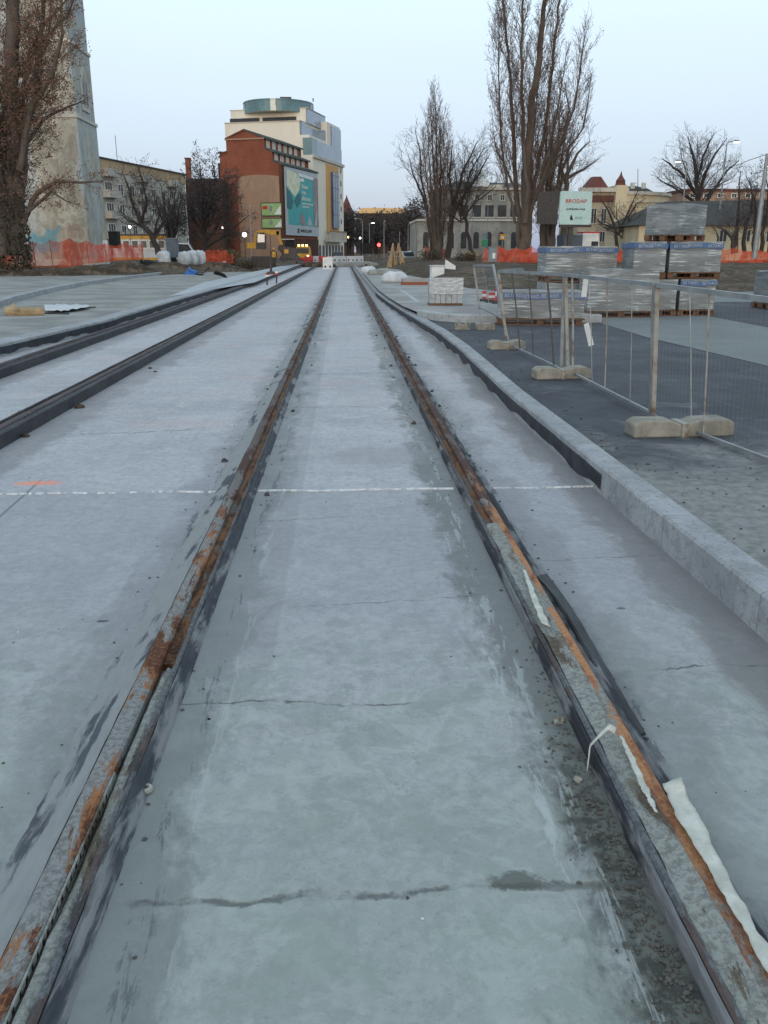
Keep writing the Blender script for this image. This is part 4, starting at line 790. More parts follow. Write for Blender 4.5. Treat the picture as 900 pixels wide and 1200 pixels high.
pan('logo', 'darksteel', [(.32, .04), (.36, .04), (.36, .11), (.32, .11)], .062); text('WROCLAW', 'lettering', .7, fr.p(U0 + (U1 - U0) * .4, -.43, Z0 + (Z1 - Z0) * .075), fr.d, (0, 0, 1), M['darksteel'], t, 'LEFT', .02, 1.5)
for lb, y0, y1 in (('green and white billboard, upper of two on the tan wall', 238.5, 252.5), ('green and white billboard, lower of two on the tan wall', 256.5, 267)):
    z0, z1 = zz(y1), zz(y0); v0, v1 = ux(332), ux(309); t = thing('wall_billboard', lb, 'billboard', fr.p(-.2, v1, z0).to_tuple())
    fr.mk('frame', M['darksteel'], t, -.22, -.062, v0 - .15, v1 + .15, z0 - .15, z1 + .15); fr.mk('poster', M['blime'], t, -.26, -.221, v0, v1, z0, z1)
    pv = lambda a, c, o: fr.p(-.262 - o, v1 + (v0 - v1) * a, z0 + (z1 - z0) * c)
    MB().prism([pv(.62, .08, 0), pv(.98, .08, 0), pv(.98, .85, 0)], -fr.d * .01).build('white_triangle', M['white'], t); MB().prism([pv(.05, .5, 0), pv(.3, .5, 0), pv(.3, .8, 0), pv(.05, .8, 0)], -fr.d * .01).build('red_badge', M['red' if y0 < 250 else 'blime'], t)
    MB().prism([pv(.38, .35, 0), pv(.52, .3, 0), pv(.56, .75, 0), pv(.45, .85, 0)], -fr.d * .012).build('dark_emblem', M['greybox'], t)
# cream hotel with glass steps and drum
Yc0, Yc1 = 178.0, 199.0; o = (X_(369, Yc0), Yc0); e = (X_(403.3, Yc1), Yc1); fr = Fr(o, (e[0] - o[0], e[1] - o[1])); LH = math.hypot(e[0] - o[0], e[1] - o[1])
t = thing('hotel_building', 'large cream hotel with blue glass corner, orange bay and round teal glass top', 'hotel', (o[0], o[1], 0))
zc = lambda py, Y=Yc0: Z_(py, Y)
ztop = zc(181.5)
fr.mk('wall', M['cream'], t, 0, LH, 0, 17, 0, ztop); wf_ = lambda px, Y: (369 - px) * Y / 1045 / fr.d.y * .98
fr.mk('wall', M['cream'], t, .3, 12, wf_(365, 178), wf_(266, 178), ztop - .5, zc(158)); fr.mk('wall', M['cream'], t, .35, 12, wf_(354, 178), wf_(265.5, 178), zc(158) - .3, zc(141.5))
fr.mk('upper_wall', M['cream'], t, 3, 15, wf_(357, 182), wf_(269, 182), zc(141.5) - .5, zc(127, 181))
fr.mk('glass_front', M['bglass'], t, .5, 12.2, wf_(354.5, 178) - .35, wf_(354.5, 178) - .01, zc(158), zc(141.5)); fr.mk('glass_front', M['bglass'], t, 3.2, 15.2, wf_(357, 182) - .3, wf_(357, 182) - .01, zc(141.5), zc(127.5, 181))
fr.mk('glass_front', M['bglass'], t, 1.0, LH - .05, .25, 2.5, ztop, ztop + 3.0); fr.mk('glass_corner', M['tealglass'], t, -.04, 3.5, .1, 1.9, ztop, zc(161.5)); fr.mk('glass_front', M['bglass'], t, 11, 16.2, .9, 3, ztop + 2.9, zc(144))
fr.mk('upper_wall', M['cream'], t, 12, LH - .3, .55, 3.6, ztop + 2.9, zc(144, 191)); fr.mk('glass_front', M['bglass'], t, 14.5, LH - .25, .3, .548, ztop + 2.9, zc(147, 191))
fr.mk('parapet', M['stone'], t, 2.9, 15.2, wf_(357, 182) - .4, wf_(269, 182) + .1, zc(127, 181), zc(126, 181)); fr.mk('parapet', M['stone'], t, .2, 12.3, wf_(354, 178) - .4, wf_(265.5, 178) + .1, zc(141.5), zc(140.6))
for px in (276, 293, 314, 321, 330): fr.win(t, 0, 0, .1, .1, 'white') if 0 else None
fw_ = Fr(fr.p(3, 0, 0), (fr.n.x, fr.n.y))   # front of the setback storey
for px, w2 in ((277, 3.2), (293, 3.6), (314, 2.6), (333, 4.6)):
    v = wf_(px, 182); b = MB(); fr.box(b, 2.93, 3.05, v - w2 / 2, v + w2 / 2, zc(139.5), zc(136.3, 181)); wn = b.build('window', M['darksteel'], t); fr.mk('pane', M['glass'], wn, 2.90, 2.94, v - w2 / 2 + .2, v + w2 / 2 - .2, zc(139.2), zc(136.8, 181))
c = Vector((X_(332, 187), 187, zc(127.5, 184))); zt2 = zc(120, 184) - c.z
dr = MB().lathe(c, [(6.9, -1), (6.9, zt2 - .2), (7.0, zt2 - .2), (7.0, zt2), (6.6, zt2)], 40).build('glass_drum', M['tealglass'], t)
for k in range(16):
    a = 2 * math.pi * k / 16; q = c + Vector((6.93 * math.cos(a), 6.93 * math.sin(a), 0)); MB().bar(q, q + Vector((0, 0, zt2 - .3)), .12).build('mullion', M['greybox'], dr)
for px, py in ((333, 115.5), (367, 115)):
    q = A(px, 119, 186); MB().tube([q, A(px, py, 186)], .12, 5).build('rooftop_mast', M['darksteel'], t)
q = A(335, 118.5, 186); MB().box(q, (2.2, 1, .7)).build('rooftop_machine', M['darksteel'], t)
fr.mk('orange_panel', M['orange'], t, 8.6, 17.2, -.25, -.005, 5.2, ztop - .9); fr.mk('cornice', M['stone'], t, -.1, LH + .1, -.35, -.002, ztop - .5, ztop + .05)
bay = fr.mk('glass_bay', M['deepglass'], t, 11.4, 15.8, -.75, -.26, 6.2, zc(202.5, 190))
for z in (8.8, 11.4, 14, 16.4): fr.mk('bay_transom', M['greybox'], bay, 11.35, 15.85, -.80, -.74, z, z + .16)
for u in (12.9, 14.3): fr.mk('bay_mullion', M['greybox'], bay, u, u + .14, -.79, -.73, 6.2, zc(202.5, 190))
for k in range(3): fr.win(t, 12.0 + k * 1.6, ztop - 3.6, .5, 1.6, 'greybox', off=-.25, mull=0)
for k in range(6): fr.win(t, LH - 2.0, 4.6 + k * 2.6, .7, 1.0, 'greybox', mull=0)
for k in range(5): fr.win(t, 7.6, 5.5 + k * 2.7, .25, .35, 'white', mull=0)
bal = fr.mk('balcony', M['stone'], t, 6.4, 18.6, -1.5, -.26, 3.4, 3.8)
fr.mk('balcony_rail', M['tanplaster'], bal, 6.4, 18.6, -1.5, -1.3, 5.35, 5.6)
for k in range(14): fr.mk('baluster', M['stone'], bal, 6.6 + k * .9, 6.95 + k * .9, -1.48, -1.2, 3.8, 5.35)
for k in range(9):
    u = 1.2 + k * 2.35; pr = [(u - .6, 0), (u + .6, 0)] + [(u + .6 * math.cos(a), 2.2 + .6 * math.sin(a)) for a in [math.pi * i / 8 for i in range(9)]]
    MB().prism([fr.p(a, -.09, z) for a, z in pr], fr.n * .085).build('arch_window', M['glass'], t)
# far building closing the street, warm sunlight painted into its roof colour
Yq = 330; t = thing('distant_building', 'distant wide building with orange sunlight painted on its roof closing the street', 'building', (X_(450, Yq), Yq, 0)); fr = Fr((X_(418, Yq), Yq), (1, 0)); wv = X_(481, Yq) - X_(418, Yq)
fr.mk('wall', M['brownwall'], t, 0, wv, 0, 14, 0, Z_(250, Yq)); M['litroof'] = mat('painted_sunlit_roof', (.72, .40, .16), (.62, .36, .16), .3, .8, 0)
b = MB(); b.hexa([fr.p(-.5, -.6, Z_(250, Yq)), fr.p(wv + .5, -.6, Z_(250, Yq)), fr.p(wv + .5, 14, Z_(250, Yq)), fr.p(-.5, 14, Z_(250, Yq)), fr.p(2.2, 3.5, Z_(243, Yq)), fr.p(wv - 3, 3.5, Z_(243, Yq)), fr.p(wv - 3, 10, Z_(243, Yq)), fr.p(2.2, 10, Z_(243, Yq))]); b.build('roof', M['litroof'], t)
for k in range(6): fr.win(t, 1.8 + k * 3.2, 9.5, 1.4, 2.2, 'palegrey')
t = thing('far_turret', 'small dark red turret peeking over far trees next to the hotel', 'turret', (X_(407, 290), 290, 0)); q = Vector((X_(407, 290), 290, 0))
MB().box(q, (4.5, 4.5, Z_(248, 290))).build('wall', M['brownwall'], t); MB().lathe(q + Vector((0, 0, Z_(248, 290))), [(2.2, 0), (1.3, 1.6), (1.0, 2.6), (.25, 4.2), (.05, 5)], 8).build('roof', M['redroof'], t)
# palace behind the poplars
Yp = 106; t = thing('palace', 'pale palace with dark hipped roof, arched ground floor and rooftop ornament behind the poplars', 'palace', (X_(560, Yp), Yp, .5)); fr = Fr((X_(489, Yp), Yp), (1, 0)); wv = X_(622, Yp) - X_(489, Yp); zp = lambda py: Z_(py, Yp)
M['palacewall'] = make_plaster('weathered_palace_stone', (.36, .345, .31), (.25, .24, .22), (.17, .165, .15), .5, 4); fr.mk('wall', M['palacewall'], t, 0, wv, 0, 12, 0, zp(258)); fr.mk('upper_wall', M['palacewall'], t, 2.6, wv, .15, 12, zp(258), zp(222)); fr.mk('cornice', M['stone'], t, 2.3, wv + .2, -.25, 12, zp(222), zp(219.5)); fr.mk('belt_course', M['stone'], t, -.1, wv + .1, -.2, 12.1, zp(259), zp(256.5))
b = MB(); b.hexa([fr.p(2.3, -.3, zp(219.4)), fr.p(wv + .2, -.3, zp(219.4)), fr.p(wv + .2, 12, zp(219.4)), fr.p(2.3, 12, zp(219.4)), fr.p(5, 4, zp(209)), fr.p(wv - 1.5, 4, zp(211)), fr.p(wv - 1.5, 9, zp(211)), fr.p(5, 9, zp(209))]); b.build('roof', M['greenroof'], t)
q = fr.p(X_(560, Yp) - X_(489, Yp), .2, zp(219)); MB().lathe(q, [(1.2, 0), (1.15, .6), (.75, 1.1), (.5, 1.7), (.2, 2.0), (.05, 2.1)], 10).build('ornament', M['white'], t)
for u0, u1 in ((5.4, 6.4), (7.2, 10)): fr.mk('parapet', M['stone'], t, u0, u1, -.3, 0, zp(219.5), zp(216))
for k in range(9):
    u = 1.0 + k * 1.5; pr = [(u - .33, zp(291)), (u + .33, zp(291))] + [(u + .33 * math.cos(a), zp(275) + .33 * math.sin(a)) for a in [math.pi * i / 8 for i in range(9)]]
    MB().prism([fr.p(a, -.04, z) for a, z in pr], (0, .035, 0)).build('arch_window', M['glass'], t)
    if k > 1:
        lg = fr.mk('loggia_window', M['glass'], t, u - .5, u + .5, .09, .2, zp(254), zp(240)); fr.mk('sill', M['stone'], lg, u - .6, u + .6, .0, .12, zp(255.2), zp(254)); fr.win(t, u, zp(235), .6, .75, 'stone', off=.15)
# ornate house on the right with turret roof and bow front
Yo = 88; zo = lambda py: Z_(py, Yo); t = thing('ornate_house', 'yellow cream house with bow front, red turret roof and spiky finial', 'house', (X_(735, Yo), Yo, .5)); fr = Fr((X_(676, Yo), Yo), (1, 0)); xo = lambda px: X_(px, Yo) - X_(676, Yo)
fr.mk('wall', M['beige'], t, 0, xo(716), .3, 8, .3, zo(223)); fr.mk('brick_band', M['redroof'], t, .1, xo(715), .2, .298, zo(236), zo(228)); fr.mk('cornice', M['stone'], t, -.2, xo(731), -.05, .29, zo(224), zo(219))
pier = fr.mk('corner_pier', M['yellowplaster'], t, xo(716), xo(729), -.1, 4, .3, zo(216)); q = fr.p(xo(722.5), .5, zo(216))
MB().lathe(q, [(.55, 0), (.45, .35), (.5, .4), (.28, .7), (.12, .95), (.03, 1.3)], 8).build('finial', M['redroof'], pier)
b = MB(); b.hexa([fr.p(xo(684), .4, zo(219)), fr.p(xo(709), .4, zo(219)), fr.p(xo(709), 3, zo(219)), fr.p(xo(684), 3, zo(219)), fr.p(xo(692), .9, zo(205)), fr.p(xo(701), .9, zo(205)), fr.p(xo(701), 2, zo(205)), fr.p(xo(692), 2, zo(205))]); b.build('turret_roof', M['redroof'], t)
b = MB(); pr = []
for k in range(13):
    a = math.pi * .5 * k / 12; pr.append(fr.p(xo(729) + 6.2 * math.sin(a), 6.2 - 6.2 * math.cos(a) + .2, .3))
pr += [fr.p(xo(729), 6.4, .3)]
b.prism(pr, (0, 0, zo(226) - .3)); b.build('bow_wall', M['yellowplaster'], t)
def arc(r, z0, z1, name, m):
    b = MB(); pp = [fr.p(xo(729) + r * math.sin(math.pi * .5 * k / 12), 6.2 - r * math.cos(math.pi * .5 * k / 12) + .2, z0) for k in range(13)] + [fr.p(xo(729), 6.4, z0)]; b.prism(pp, (0, 0, z1 - z0)); return b.build(name, m, t)
arc(6.4, zo(227), zo(223), 'bow_cornice', M['stone']); arc(6.3, zo(236), zo(234.5), 'belt_course', M['stone'])
for k, a in enumerate((.12, .4, .68)):
    q = fr.p(xo(729) + 6.22 * math.sin(a), 6.4 - 6.22 * math.cos(a), zo(260)); dd = Vector((math.cos(a), math.sin(a), 0)); pr = [(-.3, 0), (.3, 0)] + [(.3 * math.cos(x), 1.25 + .3 * math.sin(x)) for x in [math.pi * i / 6 for i in range(7)]]
    MB().prism([q + dd * a_ + Vector((0, 0, z)) for a_, z in pr], Vector((math.sin(a), -math.cos(a), 0)) * .03).build('niche', M['attic'], t)
for u in (.5, 1.5, 2.5): fr.win(t, u, zo(262), .6, 1.5, 'stone', off=.3); fr.win(t, u, zo(284), .6, 1.1, 'stone', off=.3)
b = MB(); c = fr.p(xo(752), 4.5, zo(223)); b.lathe(c, [(2.6, -.1), (1.5, .5), (.2, .8)], 12); b.build('roof', M['roof'], t)
for px in (741, 754): MB().box(A(px, 221, 90), (.35, .35, .55)).build('chimney', M['stone'], t)
MB().tube([A(747.5, 222, 91), A(747.5, 198, 91)], .03, 5).build('mast', M['darksteel'], t)
# long low house with the dark roof
Yl = 70; zl = lambda py: Z_(py, Yl); t = thing('long_roofed_house', 'long low yellow house under a big dark hipped roof behind the pallets', 'house', (X_(820, Yl), Yl, .6)); fr = Fr((X_(745, Yl), Yl), (1, 0)); wv = X_(960, Yl) - X_(745, Yl)
fr.mk('wall', M['yellowplaster'], t, .1, wv, 0, 9, .4, zl(262)); b = MB()
b.hexa([fr.p(-.25, -.5, zl(263.5)), fr.p(wv + .3, -.5, zl(263.5)), fr.p(wv + .3, 9.5, zl(263.5)), fr.p(-.25, 9.5, zl(263.5)), fr.p(3.4, 3.6, zl(232)), fr.p(wv - 1, 3.6, zl(229)), fr.p(wv - 1, 5.6, zl(229)), fr.p(3.4, 5.6, zl(232))]); b.build('roof', M['roof'], t)
for k in range(7): fr.win(t, 1.2 + k * 1.9, zl(284), .7, 1.0, 'stone')
Yg = 120; t = thing('brick_terrace', 'strip of pink brick terrace house showing above the dark hipped roof', 'house', (X_(840, Yg), Yg, .4)); fr = Fr((X_(796, Yg), Yg), (1, 0)); wv = X_(925, Yg) - X_(796, Yg)
fr.mk('wall', M['tanplaster'], t, 0, wv, 0, 8, .3, Z_(223, Yg)); fr.mk('roof', M['redroof'], t, -.2, wv, -.2, 8, Z_(223, Yg), Z_(220, Yg))
for k in range(7): fr.win(t, 1 + k * 1.9, Z_(231, Yg), .8, .65, 'white')
# ------------------------------------------------------------------ trees
def grow(b, tips, p, d, L, r, lvl, P, rr):
    """one branch and its side branches; P holds per level: (children per metre, angle lo, angle hi, length factor, upward pull, wander)"""
    cpm, a0, a1, lf, upw, wan = P[min(lvl, len(P) - 1)]
    ns = max(3, int(L / P_SEG[0])); st = L / ns; pts = [p.copy()]; rad = [r]; d = d.normalized()
    for i in range(ns):
        d = (d + Vector((rr.gauss(0, wan), rr.gauss(0, wan), rr.gauss(0, wan) + upw))).normalized(); pts.append(pts[-1] + d * st); rad.append(max(TW[0] * .7, r * (1 - .85 * (i + 1) / ns)))
    b[0 if r > .045 else 1].tube(pts, rad, 6 if r > .06 else (4 if r > .02 else 3), False)
    sides(b, tips, pts, rad, L, lvl, P, rr)
P_SEG = [.45]; TW = [.010]
def sides(b, tips, pts, rad, L, lvl, P, rr, t0=.18):
    if lvl >= len(P): tips.append(pts[-1]); tips.append(pts[len(pts) // 2]); return
    cpm, a0, a1, lf, upw, wan = P[lvl]; n = max(1, int(L * cpm + rr.random()))
    for k in range(n):
        t = t0 + (1 - t0) * (k + rr.random()) / n; q = t * (len(pts) - 1); i = min(int(q), len(pts) - 2); p = pts[i].lerp(pts[i + 1], q - i); r0 = rad[i]
        ax = (pts[i + 1] - pts[i]).normalized(); o = ax.orthogonal().normalized(); o.rotate(Matrix.Rotation(rr.uniform(0, 6.283), 3, ax)); a = R(rr.uniform(a0, a1))
        dd = ax * math.cos(a) + o * math.sin(a); Lc = max(.25, L * lf * (1.15 - .75 * t) * rr.uniform(.55, 1.15)); Lc = min(Lc, P_MAX[lvl] if lvl < len(P_MAX) else 9)
        grow(b, tips, p, dd, Lc, max(TW[0], min(r0 * .5, .006 * Lc + .006)), lvl + 1, P, rr)
P_MAX = [9, 9, 9]
def tree(name, label, base, stems, P, sd, bark='bark', twig='twig', leaves=0, group=None, lsize=.07, pmax=(9, 9, 9), seg=.45, extra=None, lm='leaf'):
    """stems: list of (points, radii) main limbs"""
    rr = random.Random(sd); P_MAX[:] = pmax; P_SEG[0] = seg; b = (MB(), MB()); tips = []
    t = thing(name, label, 'tree', base, 0, group)
    for pts, rad, t0 in stems:
        fine = [];
        fr_ = []
        for i in range(len(pts) - 1):
            k = max(2, int((pts[i + 1] - pts[i]).length / .6))
            for j in range(k):
                u = j / k; q = pts[i].lerp(pts[i + 1], u); w_ = min(.06, rad[i] * .35); fine.append(q + Vector((rr.gauss(0, w_), rr.gauss(0, w_), 0))); fr_.append(rad[i] + (rad[i + 1] - rad[i]) * u)
        fine.append(pts[-1]); fr_.append(rad[-1]); L = sum((fine[i + 1] - fine[i]).length for i in range(len(fine) - 1))
        b[0].tube(fine, fr_, 9 if rad[0] > .15 else 6, False); sides(b, tips, fine, fr_, L, 0, P, rr, t0)
    b[0].build('trunk', M[bark], t, smooth=True)
    if b[1].v: b[1].build('crown', M[twig], t)
    if leaves:
        lb = MB()
        for k in range(leaves):
            c = rr.choice(tips) + Vector((rr.gauss(0, .10), rr.gauss(0, .10), rr.gauss(0, .10))); u = Vector((rr.gauss(0, 1), rr.gauss(0, 1), rr.gauss(0, 1))).normalized(); w_ = u.orthogonal(); s_ = lsize * rr.uniform(.5, 1.3)
            lb.add([c - u * s_, c + w_ * s_ * .6, c + u * s_, c - w_ * s_ * .6], [(0, 1, 2, 3)])
        lb.build('leaves', M[lm], t)
    return t
def stem(Y, pts, r0, r1, t0=.15, dy=0):   # limb through picture points at depth about Y, drifting in depth by dy
    n = len(pts); q = [A(px, py, Y + dy * i / max(1, n - 1)) for i, (px, py) in enumerate(pts)]; rad = [r0 + (r1 - r0) * i / (n - 1) for i in range(n)]
    return (q, rad, t0)
POP = [(5.0, 10, 32, .30, .06, .06), (5.0, 14, 40, .42, .12, .10), (3.4, 15, 45, .5, .12, .12)]
SPR = [(2.8, 25, 62, .50, .05, .09), (2.8, 25, 58, .52, .05, .12), (3.0, 22, 55, .55, .05, .14)]
def fan(Y, px, py0, wl, wr, t0, t1, n, sd, r=.09, ex=.12):   # limbs spreading from one fork into an uneven crown
    rr = random.Random(sd); out = []
    for k in range(n):
        a = -1 + 2 * (k + rr.random()) / n; tx = px + (wl if a < 0 else wr) * a; top = t0 + (t1 - t0) * (abs(a) ** 1.6 * .8 + .3 * rr.random()); s0 = py0 - rr.uniform(0, 12)
        out.append(stem(Y, [(px + rr.uniform(-1, 1), s0), (px + (tx - px) * .45 + rr.uniform(-3, 3), s0 + (top - s0) * .42), (tx + rr.uniform(-3, 3), s0 + (top - s0) * .78), (tx + (tx - px) * .1, top)], r * rr.uniform(.6, 1.1), .015, ex, rr.uniform(-3, 3)))
    return out
# big poplar on the right
Yp = 60
tree('poplar_tree', 'tallest bare poplar with several thick upright stems behind the pallets', (X_(613, Yp), Yp, gz(9, 60)), [
    stem(Yp, [(613, 298), (615, 288), (617, 230), (619, 171), (626, 112), (637, 27), (642, -30), (645, -80)], 0.456, 0.045, .12),
    stem(Yp + .4, [(607, 292), (608, 240), (604, 208), (601, 133), (597, 88), (589, 0), (587, -40)], 0.216, 0.030, .15, 1.5),
    stem(Yp - .3, [(617, 262), (616, 220), (614, 187), (612, 120), (611, 53), (613, 0), (612, -30)], 0.180, 0.030, .25, -1.2),
    stem(Yp + .2, [(618, 270), (623, 235), (630, 200), (643, 117), (651, 40), (657, -6), (660, -40)], 0.187, 0.030, .15, 1),
    stem(Yp - .2, [(620, 262), (632, 215), (645, 185), (656, 168), (673, 128), (683, 60), (685, 42)], 0.137, 0.022, .1, -1.5),
    stem(Yp + .5, [(625, 235), (643, 200), (660, 165), (667, 130), (662, 95)], 0.144, 0.022, .12, 2),
    stem(Yp, [(604, 262), (596, 225), (589, 180), (585, 120), (584, 60), (586, 20)], 0.101, 0.015, .1, -1), stem(Yp, [(600, 215), (590, 190), (582, 178), (578, 150)], 0.079, 0.015, .1, 1),
    stem(Yp + .6, [(621, 270), (622, 180), (629, 120), (633, 60)], 0.086, 0.022, .2, 1), stem(Yp, [(633, 210), (650, 150), (658, 100), (664, 62)], 0.086, 0.015, .1, -1),
    stem(Yp, [(644, 190), (668, 172), (684, 150), (690, 110), (692, 95)], 0.086, 0.015, .1, -1)],
    POP, 3, 'bark', 'twig', 6000, pmax=(2.1, 1.2, .7), lsize=.05)
b2 = [stem(64, [(640 + dx, 296), (642 + dx * 1.5, 240), (650 + dx * 2.2, 170 + abs(dx) * 3), (655 + dx * 2.6, 118 + abs(dx) * 6)], .22, .02, .06, dx * .2) for dx in (-5, -2, 1, 4, 6)]
tree('poplar_tree', 'dense brushy young poplar growing right beside the tallest poplar', (X_(641, 64), 64, .7), b2, POP, 5, 'bark', 'twig', 1200, pmax=(2.2, 1.2, .7))
tree('poplar_tree', 'slim bare poplar standing nearest the end of the street', (X_(513, 76), 76, .5), [stem(76 + k % 2, [(513 + k * 1.2, 303), (513 + k * 2.4, 250), (512 + k * 4.2, 185 + abs(k) * 6), (510 + k * 5.0, 112 + abs(k) * 15)], .19 - .03 * abs(k), .015, .06, k * .3) for k in (-3, -2, -1, 0, 1, 2, 3)],
    POP, 8, 'bark', 'twig', 1500, pmax=(1.9, 1.1, .7), lsize=.05)
tree('bare_tree', 'spreading bare tree just behind the slim poplar', (X_(527, 79), 79, .5), [
    stem(79, [(525, 302), (529, 262), (533, 230), (545, 195), (560, 165)], .3, .03, .2), stem(79, [(530, 255), (540, 235), (560, 205), (574, 180)], .18, .03, .1, 2), stem(79, [(531, 240), (527, 205), (530, 170)], .16, .03, .15, -1.5),
    stem(80, [(553, 300), (547, 262), (540, 240), (552, 200), (568, 172)], .2, .03, .25, 1)] + fan(79, 540, 262, 24, 50, 160, 235, 9, 8, .07), SPR, 12, 'bark_d', 'twig_d', 0, pmax=(3.5, 2, 1))
tree('bare_tree', 'thin bare tree leaning towards the street beside the slim poplar', (X_(506, 82), 82, .5), [
    stem(82, [(508, 302), (503, 262), (496, 230), (484, 205), (478, 180)], .2, .02, .2), stem(82, [(500, 245), (490, 240), (478, 232)], .1, .02, .1, 2), stem(82, [(501, 250), (494, 210), (492, 175), (486, 152)], .12, .02, .15, -2)], SPR, 14, 'bark_d', 'twig_d', 0, pmax=(3, 1.8, .9))
tree('bare_tree', 'bare tree with long level branches between the billboard and the ornate house', (X_(664, 70), 70, .75), [
    stem(70, [(662, 296), (662, 240), (664, 205), (676, 180), (692, 165)], .3, .03, .25), stem(70, [(663, 210), (675, 203), (690, 195), (703, 185)], .16, .02, .1, 1.5), stem(70, [(663, 218), (655, 195), (640, 182)], .14, .02, .1, -2), stem(70, [(664, 205), (668, 180), (680, 164)], .12, .02, .1, 2)], SPR, 16, 'bark', 'twig', 0, pmax=(3, 1.8, .9))
tree('bare_tree', 'low bare tree with crossing branches in front of the yellow bow front', (X_(728, 74), 74, .75), [
    stem(74, [(724, 296), (722, 268), (712, 245), (700, 228)], .16, .02, .2), stem(74, [(724, 275), (735, 250), (742, 236), (748, 222)], .12, .02, .1, 1), stem(74, [(740, 296), (745, 272), (736, 255), (745, 240), (757, 232)], .13, .02, .2, -1), stem(74, [(722, 268), (705, 262), (694, 250)], .09, .02, .1, 1)] + fan(74, 728, 282, 36, 34, 225, 268, 7, 6, .05), SPR, 18, 'bark_d', 'twig_d', 0, pmax=(2.4, 1.5, .8))
tree('bare_tree', 'broad round bare tree rising behind the dark hipped roof', (X_(818, 84), 84, .7), [
    stem(84, [(818, 296), (818, 240), (816, 205), (812, 180), (806, 160)], .3, .03, .3), stem(84, [(817, 235), (826, 205), (838, 180), (852, 162)], .2, .03, .1, 2), stem(84, [(817, 228), (800, 205), (785, 192), (776, 186)], .18, .03, .1, -2), stem(84, [(818, 250), (835, 225), (852, 200), (866, 188)], .2, .03, .15, -1.5),
    stem(84, [(817, 215), (823, 185), (832, 165), (838, 156)], .14, .02, .1, -2), stem(84, [(817, 240), (798, 225), (780, 215), (770, 208)], .14, .02, .1, 1)] + fan(84, 818, 240, 46, 50, 155, 222, 11, 7, .08), SPR, 20, 'bark_d', 'twig_d', 0, pmax=(3.2, 2, 1))
tree('bare_tree', 'dense dark thicket tree beside the utility pole', (X_(880, 62), 62, .75), [stem(62, [(862 + k * 10, 296), (864 + k * 11, 262), (866 + k * 9 + (k % 2) * 8, 232), (868 + k * 10, 200 + (k % 3) * 8)], .16, .02, .12, (k % 3) - 1) for k in range(6)], SPR, 24, 'bark_d', 'twig_d', 3500, pmax=(2.8, 1.7, .9), lm='twig_d', lsize=.05)
tree('bare_tree', 'crooked small tree in front of the long yellow house near the pallet stack', (X_(857, 60), 60, .75), [stem(60, [(859, 297), (858, 280), (850, 270), (838, 264)], .15, .03, .2), stem(60, [(858, 282), (864, 268), (872, 258), (880, 252)], .11, .03, .1), stem(60, [(840, 296), (842, 278), (836, 266)], .1, .02, .1, 1)], SPR, 26, 'bark_d', 'twig_d', 0, pmax=(2, 1.2, .7))
# left poplar in front of the tower
Yl = 50; LP = [(3.6, 14, 55, .26, .06, .08), (4.4, 18, 55, .48, .05, .13), (3.2, 20, 60, .55, .05, .16)]
tree('poplar_tree', 'huge old poplar with rusty dead leaves in front of the church tower', (X_(14, Yl), Yl, .5), [
    stem(Yl, [(14, 298), (16, 270), (14, 180), (13, 80), (14, 0), (16, -60)], .66, .22, .1), stem(Yl - .5, [(2, 298), (-4, 200), (-10, 100), (-12, 0)], .5, .1, .2, 1), stem(Yl + .4, [(22, 240), (30, 150), (45, 95), (48, 40), (55, -40)], .24, .06, .15, -1.5),
    stem(Yl - .4, [(20, 200), (38, 120), (62, 90), (72, 40), (70, -50)], .18, .04, .1, -2), stem(Yl, [(27, 262), (45, 225), (66, 212), (95, 214), (120, 212)], .16, .03, .15, -2), stem(Yl - .5, [(30, 250), (52, 232), (60, 224), (78, 236), (92, 240)], .10, .02, .1, -1.5),
    stem(Yl, [(24, 180), (50, 140), (80, 125), (98, 118)], .12, .02, .1, 1.5), stem(Yl, [(20, 120), (40, 60), (78, 20), (95, -20)], .14, .03, .1, -1), stem(Yl, [(24, 90), (50, 30), (88, -10)], .12, .03, .1, 1), stem(Yl + .3, [(18, 150), (34, 100), (56, 50), (60, -20)], .13, .03, .1, 1)],
    LP, 31, 'bark', 'twig', 19000, pmax=(2.4, 1.4, .9), lsize=.05)
rr = random.Random(4); b = MB(); q0 = Vector((X_(13, Yl), Yl, .5))
for k in range(420):     # water shoots and ivy stems clinging round the foot of the old poplar
    a = rr.uniform(0, 6.283); r = rr.uniform(.6, 1.15); z = rr.uniform(0, 8); h = rr.uniform(.8, 2.8); p = q0 + Vector((r * math.cos(a), r * math.sin(a), z)); b.tube([p, p + Vector((rr.gauss(0, .1), rr.gauss(0, .1), h * .5)), p + Vector((rr.gauss(0, .22), rr.gauss(0, .22), h))], [.02, .014, .006], 3, False)
lb = MB()
for k in range(2600):
    a = rr.uniform(0, 6.283); r = rr.uniform(.7, 1.15); z = rr.random() ** 1.3 * 10; c = q0 + Vector((r * math.cos(a), r * math.sin(a), z)); u = Vector((rr.gauss(0, 1), rr.gauss(0, 1), rr.gauss(0, 1))).normalized(); v_ = u.orthogonal() * .06; u *= .09; lb.add([c - u, c + v_, c + u, c - v_], [(0, 1, 2, 3)])
ivy = thing('climbing_ivy', 'brown ivy and water shoots clinging round the old poplar foot', 'ivy', q0); b.build('stems', M['twig'], ivy); lb.build('foliage', M['ivy'], ivy)
